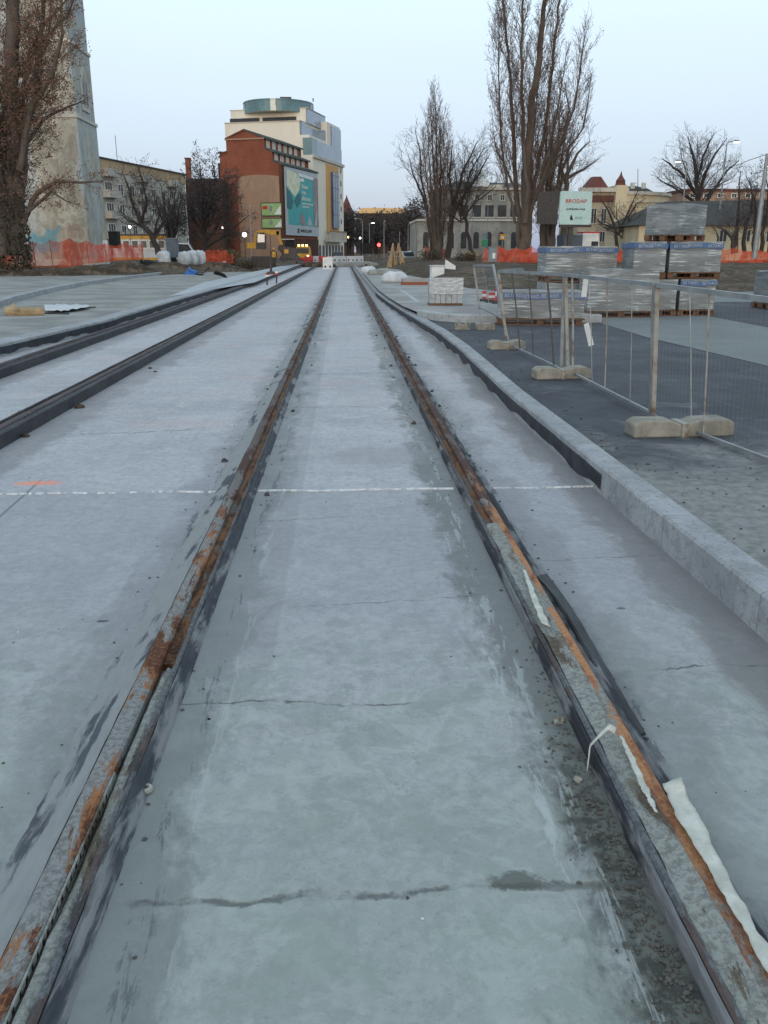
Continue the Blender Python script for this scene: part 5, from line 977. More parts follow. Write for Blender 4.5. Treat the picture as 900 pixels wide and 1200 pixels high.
# trees before the apartment block and the warehouse
tree('bare_tree', 'dark crooked tree leaning over the tram stop before the apartment block', (X_(184, 92), 92, .5), [
    stem(92, [(186, 298), (178, 275), (165, 262), (156, 240), (148, 215), (143, 200)], .32, .03, .2), stem(92, [(172, 268), (150, 258), (138, 248)], .14, .02, .1, 1), stem(92, [(165, 262), (172, 235), (165, 205), (160, 192)], .16, .02, .1, -1.5), stem(92, [(180, 280), (196, 255), (205, 238), (212, 225)], .18, .02, .1, 1), stem(92, [(180, 276), (186, 250), (182, 225)], .14, .02, .1, -2)] + fan(92, 168, 268, 34, 22, 200, 262, 5, 9, .06), SPR, 41, 'bark_d', 'twig_d', 1500, pmax=(3, 1.8, 1), lm='twig_d', lsize=.06)
tree('bare_tree', 'twiggy round tree between the crooked tree and the chimney house', (X_(205, 97), 97, .5), [stem(97, [(202, 298), (200 + k * 2, 270), (198 + k * 6, 245 - (k % 2) * 8), (197 + k * 9, 228 - (k % 2) * 14)], .2, .02, .15, (k % 3) - 1) for k in (-2, -1, 0, 1, 2)] + fan(97, 203, 282, 26, 20, 218, 268, 8, 5), SPR, 43, 'bark_d', 'twig_d', 2500, pmax=(2.8, 1.8, 1), lm='twig_d', lsize=.06)
tree('bare_tree', 'large dark dense tree hiding the corner of the brick warehouse', (X_(240, 100), 100, .5), [
    stem(100, [(239, 302), (240, 280), (238, 250), (236, 215), (234, 190)], .3, .03, .25), stem(100, [(240, 285), (255, 265), (270, 240), (280, 215)], .2, .02, .1, 2), stem(100, [(240, 275), (225, 255), (216, 235)], .18, .02, .1, -2), stem(100, [(240, 290), (258, 280), (280, 262), (294, 250)], .16, .02, .1, -1), stem(100, [(239, 262), (250, 232), (252, 205), (248, 184)], .16, .02, .1, -2), stem(100, [(239, 255), (260, 225), (270, 205)], .14, .02, .1, 1), stem(100, [(240, 285), (228, 272), (220, 262)], .12, .02, .1, 2)] + fan(100, 240, 280, 30, 44, 188, 268, 11, 3), SPR, 45, 'bark_d', 'twig_d', 7000, pmax=(3.6, 2.2, 1.1), lm='twig_d', lsize=.08)
# far street trees closing the view
for i, (px, Y, top, wd) in enumerate(((409, 215, 246, 10), (425, 235, 254, 11), (441, 250, 252, 11), (458, 240, 250, 12), (474, 225, 248, 12), (487, 190, 240, 10))):
    tree('street_tree', ('dark far street tree touching the hotel corner', 'dark far street tree behind the curved lamp', 'dark far street tree under the middle of the orange roof', 'dark far street tree behind the red signal', 'dark far street tree under the end of the orange roof', 'dark far street tree nearest the slim poplar')[i],
         (X_(px, Y), Y, -.03), [stem(Y, [(px + k * .5, 300), (px + k * 1.4, 280), (px + k * wd * .33, 265 - (k % 2) * 3), (px + k * wd * .4, top + abs(k) * 3)], .3, .03, .12, k) for k in (-2, -1, 0, 1, 2)], SPR, 60 + i, 'bark_d', 'twig_d', 2200, 'trees far down the street', .22, (4, 2.6, 1.4), .9, None, 'twig_d')
# dry shrubs on the bank
def shrub(px, Y, w, h, sd, label, m='shrub'):
    rr = random.Random(sd); c = Vector((X_(px, Y), Y, gz(X_(px, Y), Y))); t = thing('shrub', label, 'shrub', c); b = MB(); lb = MB()
    for k in range(60):
        a = rr.uniform(0, 6.283); p = c + Vector((rr.gauss(0, w * .25), rr.gauss(0, .3), 0)); q = p + Vector((math.cos(a) * w * .25 * rr.random(), math.sin(a) * .4, h * rr.uniform(.5, 1.1))); b.tube([p, p.lerp(q, .5) + Vector((rr.gauss(0, .06), 0, .05)), q], [.02, .013, .006], 3, False)
        for j in range(9):
            e = p.lerp(q, rr.uniform(.25, 1)) + Vector((rr.gauss(0, .12), rr.gauss(0, .12), rr.gauss(0, .1))); u = Vector((rr.gauss(0, 1), rr.gauss(0, 1), rr.gauss(0, 1))).normalized() * .07; v_ = u.orthogonal() * .6; lb.add([e - u, e + v_, e + u, e - v_], [(0, 1, 2, 3)])
    b.build('stems', M['twig'], t); lb.build('foliage', M[m], t)
shrub(272, 76, 1.6, 1.4, 1, 'dry yellow green shrub on the bank beside the excavator'); shrub(290, 72, 1.6, .9, 2, 'low dull shrub on the bank below the excavator arm', 'ivy'); shrub(507, 70, 2.2, .9, 3, 'low bush around the foot of the slim poplar', 'ivy'); shrub(548, 68, 1.6, .6, 4, 'small dull shrub beside the timber boards', 'ivy')
# ------------------------------------------------------------------ nettings, boards, lamps, vehicles
def make_net():
    t = NT('orange_safety_netting'); n = t.noise(1.2, 7, .65, .5, (1, 1, .5)); c = t.mix(t.ss(n, .4, .62), (.66, .10, .04), (.45, .07, .035))
    tr = t.n.new('ShaderNodeBsdfTransparent'); mx = t.n.new('ShaderNodeMixShader'); t.put(mx.inputs[0], t.ss(n, .4, .6, .42, .9)); m = t.done(c, .7, 0, .2)
    t.t.links.new(tr.outputs[0], mx.inputs[1]); t.t.links.new(t.b.outputs[0], mx.inputs[2]); t.t.links.new(mx.outputs[0], t.n['Material Output'].inputs[0]); return m
M['net'] = make_net()
def netting(pts, hts, sd, label, name='safety_netting'):
    """pts: ground line; a sagging net hung on stakes"""
    t = thing(name, label, 'netting', pts[0]); rr = random.Random(sd); b = MB(); N = len(pts) - 1
    def fn(u, v):
        k = u * N; i = min(int(k), N - 1); f = k - i; p = pts[i].lerp(pts[i + 1], f); h = hts[i] + (hts[i + 1] - hts[i]) * f; sag = .18 * math.sin(math.pi * f) * v
        e = noise.noise(Vector((u * N * 4, v * 2, sd))); e2 = noise.noise(Vector((u * N * 11, v * 3, sd)))
        return (p.x + .06 * e, p.y + .15 * e * (1.2 - v) + .05 * e2, p.z + h * v - sag + .06 * e2 * v)
    b.grid(fn, N * 14, 5); b.build('net', M['net'], t)
    for i, p in enumerate(pts): MB().tube([p + Vector((0, .06, -.1)), p + Vector((rr.gauss(0, .05), .06, hts[i] + .05))], .025, 6).build('stake', M['timber'], t)
    return t
def gp(px, py, Y): return A(px, py, Y)
netting([gp(px, py, Y) for px, py, Y in ((-30, 316, 52), (-5, 315, 52), (20, 314, 52.5), (42, 313.5, 53), (62, 314, 53), (84, 313, 53.5), (104, 309, 55), (125, 307, 56), (148, 305, 57.5), (168, 304, 59))], [1.45, 1.5, 1.5, 1.45, 1.6, 1.65, 1.35, 1.1, 1.1, 1.0], 1, 'long torn orange safety netting in front of the church tower')
netting([gp(px, py, 56) for px, py in ((566, 307), (585, 307), (604, 307.5), (622, 308), (642, 308))], [.85, .95, .9, 1.0, .95], 2, 'orange safety netting at the foot of the tallest poplar')
netting([gp(px, py, 55) for px, py in ((700, 307), (722, 307), (745, 307), (775, 307.5), (805, 308), (835, 308), (860, 308), (885, 308), (915, 308))], [.9, .85, .8, .9, .95, .95, .95, .8, .9], 3, 'orange safety netting passing behind the tall pallet stack')
netting([gp(px, py, 84) for px, py in ((498, 302), (510, 302), (521, 303))], [1.0, 1.15, .9], 4, 'short bunched red netting beside the slim poplar')
b = MB(); c = Vector((X_(256, 75), 75, .5)); rr = random.Random(2)
for k in range(5): 
    q = c + Vector((-1.2 + k * .5, rr.uniform(-.3, .3), 0)); b.grid(lambda u, v: (q.x + (u - .5) * .8 + .15 * noise.noise(Vector((u * 4, v * 4, k))), q.y + .3 * (v - .5) + .2 * noise.noise(Vector((u * 5, v * 3, k + 9))), q.z + v * (.75 + .3 * (k % 2)) + .15 * noise.noise(Vector((u * 4, 2, k)))), 8, 6)
tag(b.build('netting_heap', M['net'], loc=c), 'heap of crumpled orange netting below the large dark tree', 'netting')
sack(262, 305.5, 70, gz(X_(262, 70), 70) - .05, .55, .5, .4, 7, 'small pink bag lying below the netting heap', 'bag', 'pinkbag' if 'pinkbag' in M else 'dirtywhite', 'bag')
# white marker board by the tower, sheets, big bags
boxlet(122, 127.5, 282, 305, 58, 'marker_board', 'narrow white marker board standing at the end of the church wall', 'marker', 'white', .08)
c = Vector((X_(180, 60), 60, gz(X_(180, 60), 60))); b = MB(); b.grid(lambda u, v: (c.x + (u - .5) * 1.7, c.y + (v - .5) * 1.2, c.z + (.45 * math.sin(math.pi * v) ** .6) * (1 - u * .55) + .09 * noise.noise(Vector((u * 6, v * 6, 1)))), 16, 10)
tag(b.build('plastic_sheeting', M['black'], loc=c, smooth=True), 'heap of black plastic sheeting next to the white bags', 'plastic sheet')
M['darkblue'] = mat('dull_blue_container', (.10, .14, .18), (.08, .1, .13), 2, .5, .1)
boxlet(197, 209, 280, 302, 66, 'toilet_cabin', 'dull blue grey site cabin between the white bags', 'cabin', 'darkblue', .9, 0, 'greybox')
for i, (px, w_, h_, Y, lb) in enumerate(((192, .75, .95, 62, 'slumped white bag beside the black plastic heap'), (216, .85, .95, 66, 'upright white bulk bag right of the site cabin'), (225, .8, 1.05, 67, 'middle white bulk bag beneath the parked white van'), (234, .8, 1.1, 68, 'greyish bulk bag nearest the large dark tree'))):
    sack(px, 303, Y, gz(X_(px, Y), Y), w_, h_, .8, 30 + i, lb, 'bulk_bag', 'dirtywhite', 'bulk bag')
# lamps
M['lamp'] = emis('lit_lamp', (1, .96, .9), 6); M['warm'] = emis('warm_lamp', (1, .55, .2), 4); M['redl'] = emis('red_signal', (1, .03, .03), 9); M['head'] = emis('headlamp', (1, .85, .6), 8)
def lamp(px, pyb, pyt, Y, label, arm=0, lit=True, r=.09, lean=0, head=.42):
    a = A(px, pyb, Y); a.z = gz(a.x, a.y); top = Vector((a.x + lean, Y, Z_(pyt, Y))); t = thing('street_lamp', label, 'street lamp', a)
    pts = [a, a.lerp(top, .5), top - Vector((0, 0, abs(arm) * .4))]; 
    if arm: pts += [top - Vector((-arm * .3, 0, abs(arm) * .1)), top + Vector((arm, 0, 0))]
    MB().tube(pts, [r, r * .75, r * .55] + [r * .5] * (len(pts) - 3), 7).build('pole', M['galv'], t); q = pts[-1]
    hd = MB().box(q + Vector((head * .4 * (1 if arm >= 0 else -1), 0, -.05)), (head, .28, .14), 0, .7, .7).build('lamp_head', M['greybox'], t)
    MB().box(q + Vector((head * .4 * (1 if arm >= 0 else -1), 0, -.10)), (head * .85, .24, .09)).build('lens', M['lamp' if lit else 'white'], hd); return t
lamp(838, 296, 163, 72, 'tall lit street lamp rising behind the round bare tree', .6); lamp(795, 296, 187, 76, 'tall lit street lamp between the bow front and the round bare tree', -.6)
lamp(899, 296, 192, 80, 'lit street lamp half hidden by the utility pole', -.7); lamp(425, 300, 256, 150, 'grey curved street lamp next to the far hotel corner', -1.0, False); lamp(433, 300, 261, 160, 'lit street lamp far down the street over the dark panel', .4, True, .08, 0, .6)
lamp(450, 304, 259, 110, 'thin grey mast standing in the middle of the street end', 0, False, .07, 0, .12); lamp(478, 300, 262, 170, 'distant lit street lamp close to the slim poplar', .6, True, .08, 0, .6); lamp(468, 300, 272, 150, 'short pole behind the timber tripod', 0, False, .06, 0, .1)
lamp(295, 300, 241, 92, 'pale lamp mast rising over the excavator', 0, False, .09, 0, .12); lamp(553, 300, 250, 90, 'pale flag mast before the palace arches', 0, False, .07, 0, .1); lamp(570, 300, 238, 92, 'thin mast before the palace loggia', 0, False, .05, 0, .1)
def glow(px, py, Y, r, m, label, zlo=None, name='lantern', cat='lantern'):
    c = A(px, py, Y); base = Vector((c.x, c.y, gz(c.x, c.y))); t = thing(name, label, cat, base)
    MB().tube([base, c], .04, 6).build('post', M['darksteel'], t); MB().lathe(c - Vector((0, 0, r)), [(r * .3, 0), (r * .9, r * .5), (r, r), (r * .85, r * 1.6), (r * .3, 2 * r)], 12).build('globe', M[m], t); return t
glow(286.5, 275, 93, .22, 'lamp', 'bright round white work lamp left of the excavator cab'); glow(261, 267, 110, .12, 'lamp', 'small white lantern in the dark tree'); glow(152, 266, 100, .15, 'lamp', 'white lantern over the yellow tram'); glow(422, 279, 165, .16, 'lamp', 'small white light under the curved street lamp'); glow(408, 278, 170, .16, 'warm', 'small orange light next to the hotel ground floor')
# traffic signal
c = A(444, 287, 118); base = Vector((c.x, c.y, 0)); t = thing('traffic_signal', 'traffic signal showing bright red in the street end', 'traffic signal', base); MB().tube([base, c - Vector((0, 0, .5))], .07, 8).build('pole', M['darksteel'], t)
MB().box(c - Vector((0, -.1, 1.0)), (.36, .2, 1.5)).build('housing', M['black'], t); MB().tube([c + Vector((0, -.01, 0)), c + Vector((0, -.08, 0))], .22, 14).build('red_light', M['redl'], t); MB().tube([c + Vector((0, .02, -.42)), c + Vector((0, -.03, -.42))], .13, 12).build('dark_light', M['darksteel'], t)
# utility pole with wire
pb = A(884, 303, 45); pt = A(899.5, 180, 45); t = thing('utility_pole', 'slim leaning pale utility pole with one overhead wire', 'pole', pb); MB().tube([pb, pb.lerp(pt, .5), pt], [.13, .11, .09], 10).build('shaft', M['galv'], t); MB().tube([pt + Vector((0, 0, -.02)), A(880, 187, 50), A(868, 192, 54), A(842, 199, 70)], .018, 5).build('wire', M['darksteel'], t)
# billboard pair on a post
Y = 58; t = thing('billboard', 'pale mint billboard with red and black lettering on a post behind the pallets', 'billboard', (X_(668, Y), Y, .75)); a, c_ = A(655, 263, Y), A(692, 263, Y + .5); zt = Z_(223, Y); d = (c_ - a); d.z = 0; n_ = Vector((d.y, -d.x, 0)).normalized()
M['mint'] = mat('mint_board', (.50, .66, .64), (.44, .6, .58), 1, .5, 0); q = [a + d * u + Vector((0, 0, (zt - a.z) * v)) for u, v in ((.04, 0), (.96, 0), (1, .05), (1, .95), (.96, 1), (.04, 1), (0, .95), (0, .05))]
MB().prism(q, -n_ * .12).build('board', M['mint'], t); fr_c = a + d * .5 + n_ * .012; hh = zt - a.z
text('BRODAP', 'lettering', .34, fr_c + Vector((0, 0, hh * .70)), d, (0, 0, 1), M['red'], t, 'CENTER', .01, 1.15); text('profesjonalne drogi', 'lettering', .17, fr_c + Vector((0, 0, hh * .47)), d, (0, 0, 1), M['black'], t, 'CENTER', .01, 1.0); text('24 h/7', 'lettering', .2, fr_c + d * .1 + Vector((0, 0, hh * .2)), d, (0, 0, 1), M['greybox'], t, 'CENTER', .01)
MB().prism([fr_c - d * .12 + Vector((x, 0, hh * z)) for x, z in ((-.12, .14), (.1, .14), (.05, .22), (-.02, .3), (-.08, .26))], n_ * .01).build('emblem', M['black'], t)
b = MB(); a2 = A(629, 262, Y + .9); b.prism([a2, a - n_ * .13 + Vector((-.05, 0, 0)), a - n_ * .13 + Vector((-.05, 0, hh)), Vector((a2.x, a2.y, zt))], (0, .12, 0)); b.build('dark_side_board', M['darksteel'], t)
MB().bar(Vector((X_(668, Y), Y + .3, .6)), Vector((X_(668, Y), Y + .3, a.z)), .3).build('post', M['darksteel'], t); MB().bar(a - n_ * -.05 + Vector((0, 0, -.1)), c_ + n_ * .05 + Vector((0, 0, -.1)), .16).build('ledge', M['darksteel'], t)
Y = 64; b0 = Vector((X_(673, Y), Y, .75)); t = thing('site_truck', 'dark blue tipper truck with a white cab parked under the mint billboard', 'truck', b0); x0, x1, x2 = X_(660, Y), X_(682, Y), X_(702, Y); z0 = .75
MB().prism([(x0, Y, z0 + .55), (x1 - .03, Y, z0 + .55), (x1 - .03, Y, Z_(275, Y)), (x0 - .08, Y, Z_(275, Y))], (0, 2, 0)).build('tipper_body', M['darkblue'], t); cbn = MB().prism([(x1, Y + .1, z0 + .45), (x2, Y + .1, z0 + .45), (x2, Y + .1, z0 + 1.0), (x2 - .12, Y + .1, Z_(273, Y)), (x1, Y + .1, Z_(273, Y))], (0, 1.8, 0)).build('cab', M['white'], t)
MB().box(((x1 + x2) / 2, Y + 1, Z_(273, Y)), (x2 - x1, 1.8, .1)).build('red_roof_bar', M['red'], cbn); MB().box((x2 - .35, Y + .09, z0 + 1.0), (.5, .03, .4)).build('side_window', M['glass'], cbn)
for xx in (x0 + .4, x1 - .2, x2 - .4): MB().tube([(xx, Y - .02, z0 + .3), (xx, Y + .25, z0 + .3)], .3, 14).build('wheel', M['black'], t)
# green figure sign, yellow sign, timber boards
c = Vector((X_(567, 74), 74, gz(X_(567, 74), 74))); t = thing('green_sign', 'tall rounded green sign with a white top before the palace', 'sign', c); zt = Z_(277, 74); MB().tube([c, c + Vector((0, .1, 1.2))], .05, 8).build('post', M['galv'], t)
MB().prism([(c.x - .28, 74, Z_(289, 74)), (c.x + .28, 74, Z_(289, 74)), (c.x + .30, 74, Z_(281, 74)), (c.x + .15, 74, zt + .2), (c.x - .12, 74, zt + .2), (c.x - .28, 74, Z_(281, 74))], (0, .06, 0)).build('board', M['tealglass'], t); M['green'] = mat('green_sign_paint', (.02, .26, .12), (.02, .2, .1), 3, .5, 0); MB().prism([(c.x - .25, 73.98, Z_(288.5, 74)), (c.x + .25, 73.98, Z_(288.5, 74)), (c.x + .27, 73.98, Z_(281, 74)), (c.x - .25, 73.98, Z_(281, 74))], (0, .018, 0)).build('green_field', M['green'], t)
c = Vector((X_(588, 80), 80, gz(X_(588, 80), 80))); t = thing('yellow_sign', 'small yellow orange sign on a thin post near the tallest poplar', 'sign', c); MB().tube([c, c + Vector((0, .06, Z_(275, 80) - c.z))], .04, 8).build('post', M['galv'], t); MB().box((c.x, 80, Z_(281, 80)), (.55, .04, .5)).build('board', M['yellow'], t); MB().box((c.x, 79.97, Z_(279.5, 80)), (.28, .012, .2)).build('white_symbol', M['white'], t)
c = Vector((X_(552, 72), 72, gz(X_(552, 72), 72))); t = thing('timber_boards', 'row of pale upright timber boards fencing the bank', 'board fence', c)
for k in range(6): MB().box(c + Vector((-.5 + .2 * k, 0, -.05)), (.17, .05, .62 + .08 * ((k * 7) % 3))).build('board', M['timber'], t)
# timber tripods
for i, (px, lb) in enumerate(((457, 'tan timber trestle nearest the red signal'), (469, 'tan timber trestle nearest the parked cars'))):
    Y = 70; c = Vector((X_(px + (2 if i == 0 else -1), Y), Y, gz(X_(px, Y), Y))); t = thing('timber_trestle', lb, 'trestle', c); zt = Z_(285, Y)
    s_ = 1 if i == 0 else -1
    for dx, dy in ((-.42 * s_, -.3), (.15 * s_, .3), (-.1 * s_, -.45), (.3 * s_, -.1)): MB().bar(c + Vector((dx, dy, -.05)), Vector((c.x + .1 * s_, Y, zt)), .09).build('leg', M['timber'], t)
    MB().prism([c + Vector((-.38 * s_, -.33, .1)), c + Vector((.0 * s_, -.33, .1)), Vector((c.x + .05 * s_, Y - .08, zt - .1))], (0, .04, 0)).build('side_board', M['timber'], t)
# back of a dark sign panel
Y = 92; c = Vector((X_(430.5, Y), Y, 0)); t = thing('notice_board', 'dark rectangular board on two legs at the end of the kerb', 'panel', c); wd = 11.5 * Y / 1045; MB().box(c + Vector((0, 0, Z_(297.5, Y))), (wd, .08, Z_(285, Y) - Z_(297.5, Y))).build('board', M['black'], t)
for s_ in (-1, 1): MB().box(c + Vector((s_ * wd * .35, .08, 0)), (.08, .06, Z_(290, Y))).build('leg', M['darksteel'], t)
# cars
def car(loc, rz, paint, label, lights=True, cat='car', name='parked_car', L=4.2, Wd=1.75, Hh=1.45, group=None):
    M0 = Matrix.Translation(loc) @ Matrix.Rotation(rz, 4, 'Z'); T = lambda x, y, z: M0 @ Vector((x, y, z)); t = thing(name, label, cat, loc, rz, group)
    pr = [(-L / 2, .25), (L / 2, .25), (L / 2, .7), (L / 2 - .9, .88), (L * .12, Hh * .95), (-L * .28, Hh), (-L / 2 + .1, .92)]
    b = MB(); b.prism([T(x, -Wd / 2, z) for x, z in pr], T(0, Wd, 0) - T(0, 0, 0)); b.build('body', paint, t, bevel=.06)
    for s_ in (-1, 1):
        b = MB(); b.prism([T(x, s_ * (Wd / 2 + .004), z) for x, z in ((-L * .36, .93), (L * .2, .93), (L * .1, Hh * .9), (-L * .27, Hh * .93))], (T(0, s_ * .01, 0) - T(0, 0, 0))); b.build('side_window', M['glass'], t)
        for x in (-L * .3, L * .32): MB().tube([T(x, s_ * (Wd / 2 - .18), .31), T(x, s_ * (Wd / 2 + .02), .31)], .31, 16).build('wheel', M['black'], t)
        MB().box(T(L / 2 - .01, s_ * Wd * .36, .6), (.06, .3, .14), rz).build('headlight', M['head' if lights else 'white'], t); MB().box(T(-L / 2 + .02, s_ * Wd * .38, .72), (.06, .22, .16), rz).build('tail_light', M['red'], t)
    b = MB(); b.hexa([T(L / 2 - .88, -Wd * .42, .9), T(L / 2 - .88, Wd * .42, .9), T(L / 2 - .84, Wd * .42, .91), T(L / 2 - .84, -Wd * .42, .91), T(L * .125, -Wd * .38, Hh * .95), T(L * .125, Wd * .38, Hh * .95), T(L * .145, Wd * .38, Hh * .955), T(L * .145, -Wd * .38, Hh * .955)]); b.build('windscreen', M['glass'], t)
    return t
silver = mat('silver_car_paint', (.42, .45, .48), (.38, .41, .44), 2, .3, 0, metal=.3); darkp = mat('dark_car_paint', (.03, .035, .045), (.04, .045, .05), 2, .3, 0); whitep = mat('white_car_paint', (.7, .72, .73), (.62, .64, .65), 2, .35, 0)
car(Vector((X_(476, 112), 112, 0)), R(-70), silver, 'silver car coming towards us beside the timber trestles'); car(Vector((X_(489, 116), 116, .1)), R(-80), whitep, 'white car standing behind the silver car near the slim poplar', False); car(Vector((X_(462, 122), 122, 0)), R(-95), darkp, 'dark car behind the timber trestles'); car(Vector((X_(217, 84), 84, .5)), R(8), whitep, 'white van like car parked behind the bulk bags', False, 'van', 'parked_van', 3.6, 1.8, 1.75)
car(Vector((X_(396, 150), 150, 0)), R(-85), darkp, 'dark car with lit headlamps in front of the hotel arches', True)
# yellow works van with warm lights
Y = 116; c = Vector((X_(355, Y), Y, 0)); t = thing('works_van', 'yellow works van with warm flashing lights below the teal banner', 'van', c); wd = 1.9
MB().prism([(c.x - wd / 2, Y, .4), (c.x + wd / 2, Y, .4), (c.x + wd / 2, Y, 1.35), (c.x + wd * .42, Y, 2.1), (c.x - wd * .42, Y, 2.1), (c.x - wd / 2, Y, 1.35)], (0, 4, 0)).build('body', M['yellow'], t); MB().box((c.x, Y - .03, 1.25), (wd * .8, .03, .62)).build('windscreen', M['glass'], t); MB().box((c.x, Y - .08, .4), (wd, .1, .3)).build('bumper', M['red'], t)
for s_ in (-1, 0, 1): MB().box((c.x + s_ * .5, Y + .1, 2.1), (.28, .2, .22)).build('beacon', M['warm'], t)
for s_ in (-1, 1): MB().tube([(c.x + s_ * .65, Y - .06, .85), (c.x + s_ * .65, Y - .02, .85)], .13, 10).build('headlight', M['head'], t); MB().tube([(c.x + s_ * .8, Y + .4, .35), (c.x + s_ * .95, Y + .4, .35)], .35, 12).build('wheel', M['black'], t)
# excavator
Y = 84; s_ = Y / 1045; c = Vector((X_(303, Y), Y, gz(X_(303, Y), Y))); t = thing('excavator', 'yellow excavator with raised bent arm working before the brick warehouse', 'excavator', c); E = lambda px, py, dy=0: A(px, py, Y + dy)
z0 = c.z
for dy in (0, 1.7):
    tr = MB(); tr.prism([Vector((X_(px, Y), Y + dy, max(z0, .02) + zz_)) for px, zz_ in ((292, .2), (295, 0), (318, 0), (321, .2), (321, .5), (317, .68), (296, .68), (292, .5))], (0, .5, 0)); tr.build('track', M['darksteel'], t)
MB().box((X_(306, Y), Y + 1.1, z0 + .7), (1.9, 1.9, .3)).build('turntable', M['darksteel'], t); MB().prism([E(289, 291), E(300, 291), E(300, 284), E(290, 284)], (0, 2.0, 0)).build('counterweight', M['yellow'], t); cabx = MB().prism([E(300, 292), E(311, 292), E(311, 276), E(309, 272.5), E(301, 272.5)], (0, 1.2, 0)).build('cab', M['darksteel'], t); MB().prism([E(302, 284, -.02), E(310, 284, -.02), E(310, 275, -.02), E(302, 274, -.02)], (0, .018, 0)).build('cab_window', M['bglass'], cabx)
bm = MB(); 
for q0, q1 in ((E(299, 288, 1.5), E(301, 274, 1.5)), (E(301, 274, 1.5), E(309, 271.5, 1.5)), (E(309, 271.5, 1.5), E(327, 273, 1.5))): bm.bar(q0, q1, .3, .42)
bm.build('boom', M['yellow'], t); st_ = MB().bar(E(325, 271, 1.52), E(330, 287, 1.52), .26, .34).build('stick', M['yellow'], t); MB().prism([E(327, 287, 1.2), E(333, 287, 1.2), E(333, 293, 1.2), E(329, 296, 1.2), E(325, 292, 1.2)], (0, .8, 0)).build('bucket', M['darksteel'], st_); MB().bar(E(303, 280, 1.45), E(315, 273.5, 1.45), .12).build('hydraulic_ram', M['galv'], t)
Y = 82; c = Vector((X_(338, Y), Y, .0)); t = thing('site_roller', 'dark site roller with open frame next to the excavator', 'roller', c); MB().prism([A(331, 303, Y), A(347, 303, Y), A(348, 291, Y), A(332, 289, Y)], (0, 1.5, 0)).build('body', M['darksteel'], t); MB().prism([A(334, 289, Y + .1), A(346, 289, Y + .1), A(345, 281, Y + .1), A(335, 281, Y + .1)], (0, 1.2, 0)).build('cab', M['black'], t); MB().box((c.x, Y + .6, Z_(281, Y)), (1.1, 1.4, .08)).build('canopy', M['galv'], t); MB().prism([A(333, 297, Y - .02), A(338, 297, Y - .02), A(338, 292, Y - .02), A(333, 292, Y - .02)], (0, .018, 0)).build('yellow_panel', M['yellow'], t)
for px in (332, 347): q = A(px, 304, Y); MB().tube([q + Vector((0, -.05, .1)), q + Vector((0, 1.4, .1))], .32, 16).build('drum', M['darksteel'], t)
# a worker beside the machines
c = Vector((X_(321, 79), 79, gz(X_(321, 79), 79)))
def person(c, label, coat, h=1.72):
    t = thing('person', label, 'person', c); k = h / 1.72; sk = bpy.data.meshes.new('body')
    V = [(0, 0, .92), (0, 0, 1.15), (0, 0, 1.42), (0, 0, 1.52), (0, -.01, 1.63), (.19, 0, 1.42), (.24, .02, 1.15), (.22, -.08, .92), (-.19, 0, 1.42), (-.24, .02, 1.15), (-.22, -.08, .92), (.10, 0, .86), (.11, .02, .48), (.12, 0, .06), (.12, -.12, .03), (-.10, 0, .86), (-.11, -.03, .48), (-.12, .03, .06), (-.12, -.09, .03)]
    Ed = [(0, 1), (1, 2), (2, 3), (3, 4), (2, 5), (5, 6), (6, 7), (2, 8), (8, 9), (9, 10), (0, 11), (11, 12), (12, 13), (13, 14), (0, 15), (15, 16), (16, 17), (17, 18)]
    rad = [.14, .15, .15, .06, .10, .08, .055, .045, .08, .055, .045, .10, .07, .05, .04, .10, .07, .05, .04]
    sk.from_pydata([tuple(Vector(v) * k) for v in V], Ed, []); sk.materials.append(coat); o = bpy.data.objects.new('body', sk); COL.objects.link(o); o.parent = t
    m_ = o.modifiers.new('skin', 'SKIN'); 
    for i, r in enumerate(rad): sk.skin_vertices[0].data[i].radius = (r * k, r * k)
    sk.skin_vertices[0].data[0].use_root = True; o.modifiers.new('sub', 'SUBSURF').levels = 1
    MB().lathe(Vector(c) + Vector((0, 0, 1.66 * k)), [(.11, 0), (.12, .03), (.10, .1), (.03, .14)], 12).build('helmet', M['yellow'], t)
    MB().lathe(Vector(c) + Vector((0, -.0, 1.0 * k)), [(.19, 0), (.20, .2), (.19, .38), (.12, .46)], 14).build('vest', M['yellow'], t); return t
person(c, 'worker in dark clothes and yellow vest standing under the excavator arm', M['darksteel'])
# red and white water barriers across the street
def barrier(c, m, label, group):
    t = thing('road_barrier', label, 'barrier', c, 0, group); pr = [(-.28, 0), (.28, 0), (.28, .15), (.12, .35), (.08, .95), (-.08, .95), (-.12, .35), (-.28, .15)]
    MB().prism([Vector(c) + Vector((-.48, a, z)) for a, z in pr][::-1], (.96, 0, 0)).build('shell', M[m], t)
    for s_ in (-.25, .25): MB().box(Vector(c) + Vector((s_, -.135, .45)), (.18, .05, .14)).build('slot', M['darksteel'], t)
    return t
k = [0, 0]; pro = [None, None]
for i, px in enumerate((362, 367, 373, 378.5, 384, 389.5, 395, 400.5, 406, 411, 416, 421)):
    Y = 101 + (i % 3) * .6 + .3 * i; j = 0 if i in (0, 3, 5, 8) else 1; c = Vector((X_(px, Y), Y, 0))
    if pro[j] is None: pro[j] = barrier(c, ('red', 'dirtywhite')[j], ('red plastic water barrier in the row across the street end', 'white plastic water barrier in the row across the street end')[j], ('red barriers across the street end', 'white barriers across the street end')[j])
    else: copy_thing(pro[j], c, random.uniform(-.15, .15))
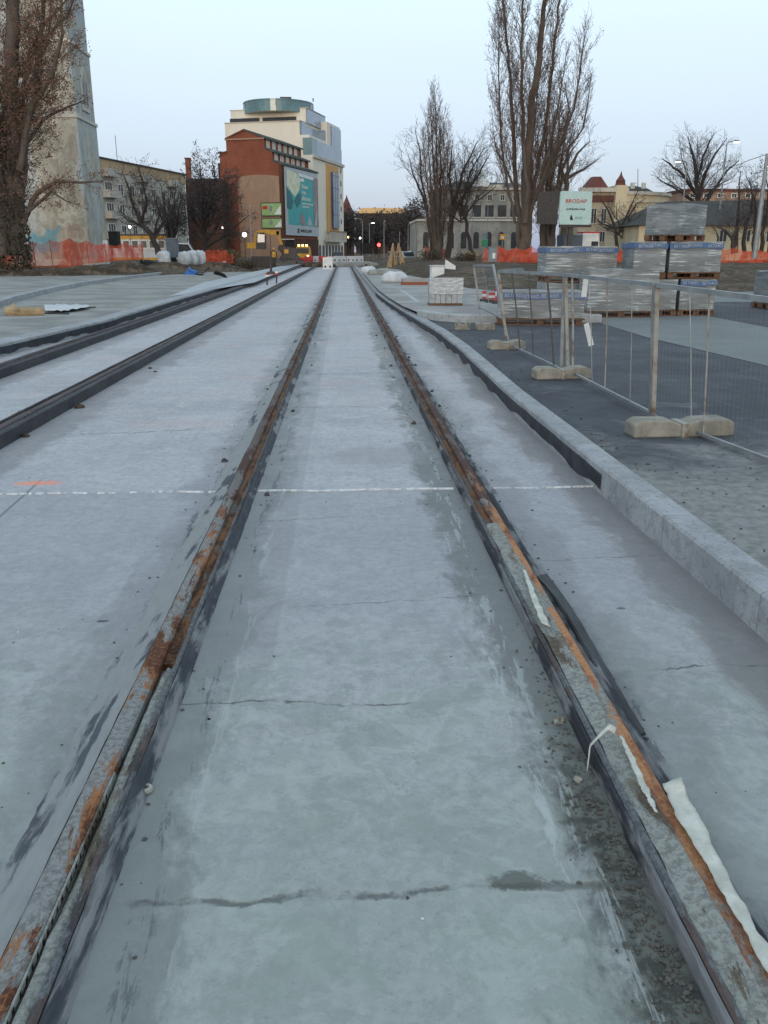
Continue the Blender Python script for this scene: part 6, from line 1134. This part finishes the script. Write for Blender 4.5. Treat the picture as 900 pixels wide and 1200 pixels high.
# yellow and white tram beyond the church
Y = 100; t = thing('tram', 'yellow and white tram with big windows passing behind the orange netting', 'tram', (X_(158, Y), Y, .3)); x0, x1 = X_(133, Y), X_(196, Y); zt = Z_(275.5, Y); zb = .45
fr = Fr((x0, Y), (1, 0)); wv = x1 - x0
fr.mk('body', M['dirtywhite'], t, 0, wv, 0, 2.3, zb, zt - .45); fr.mk('roof_band', M['yellow'], t, -.02, wv + .02, -.03, 2.33, zt - .45, zt - .1); fr.mk('roof', M['darksteel'], t, .1, wv - .1, .1, 2.2, zt - .1, zt + .1); fr.mk('skirt', M['yellow'], t, -.01, wv + .01, -.02, 2.32, zb - .15, zb + .35)
for i in range(6): fr.win(t, .55 + i * (wv - 1.1) / 5, zt - 1.45, .8, .9, 'white', 'glass', mull=0)
for i in range(4): MB().tube([fr.p(.8 + i * (wv - 1.6) / 3, -.01, .35), fr.p(.8 + i * (wv - 1.6) / 3, .2, .35)], .32, 12).build('wheel', M['black'], t)
boxlet(131, 141, 272, 291, 80, 'dark_shed', 'small dark shed beside the church wall', 'shed', 'black', 1.2, 0, 'darksteel')

# earth heaps thrown up along the netting
def heap(px, Y, w, d, h, sd):
    c = Vector((X_(px, Y), Y, 0)); b = MB()
    def fn(u, v):
        x, y = (u - .5) * 2, (v - .5) * 2; r = math.sqrt(x * x + y * y); X, Yy = c.x + x * w, c.y + y * d
        k = max(0, 1 - r * r) ** 1.2; e = noise.noise(Vector((X * 1.6, Yy * 1.6, sd))) * .35 + noise.noise(Vector((X * 4.5, Yy * 4.5, sd))) * .22
        return (X, Yy, (gz(X, Yy) if Y > 30 else .16) - .12 + (h + .12) * k * (1 + e))
    b.grid(fn, 26, 18); return b.build('earth_heap', M['mud'], loc=(c.x, c.y, gz(c.x, c.y)), smooth=True)
for px, Y, w, d, h, sd, lb in ((18, 49.5, 2.0, .9, .42, 1, 'brown earth heap at the foot of the old poplar'), (62, 50, 2.2, .9, .36, 2, 'long brown earth heap under the blue graffiti'), (108, 51.5, 2.0, .9, .4, 3, 'brown earth heap near the white marker board'), (150, 53, 1.9, .9, .45, 4, 'brown earth heap at the torn end of the orange netting'),
                              (200, 58, 2.2, 1.0, .3, 5, 'low earth heap in front of the bulk bags'), (262, 66, 2.6, 1.2, .5, 6, 'earth heap below the large dark tree')):
    tag(heap(px, Y, w, d, h, sd), lb, 'earth heap')
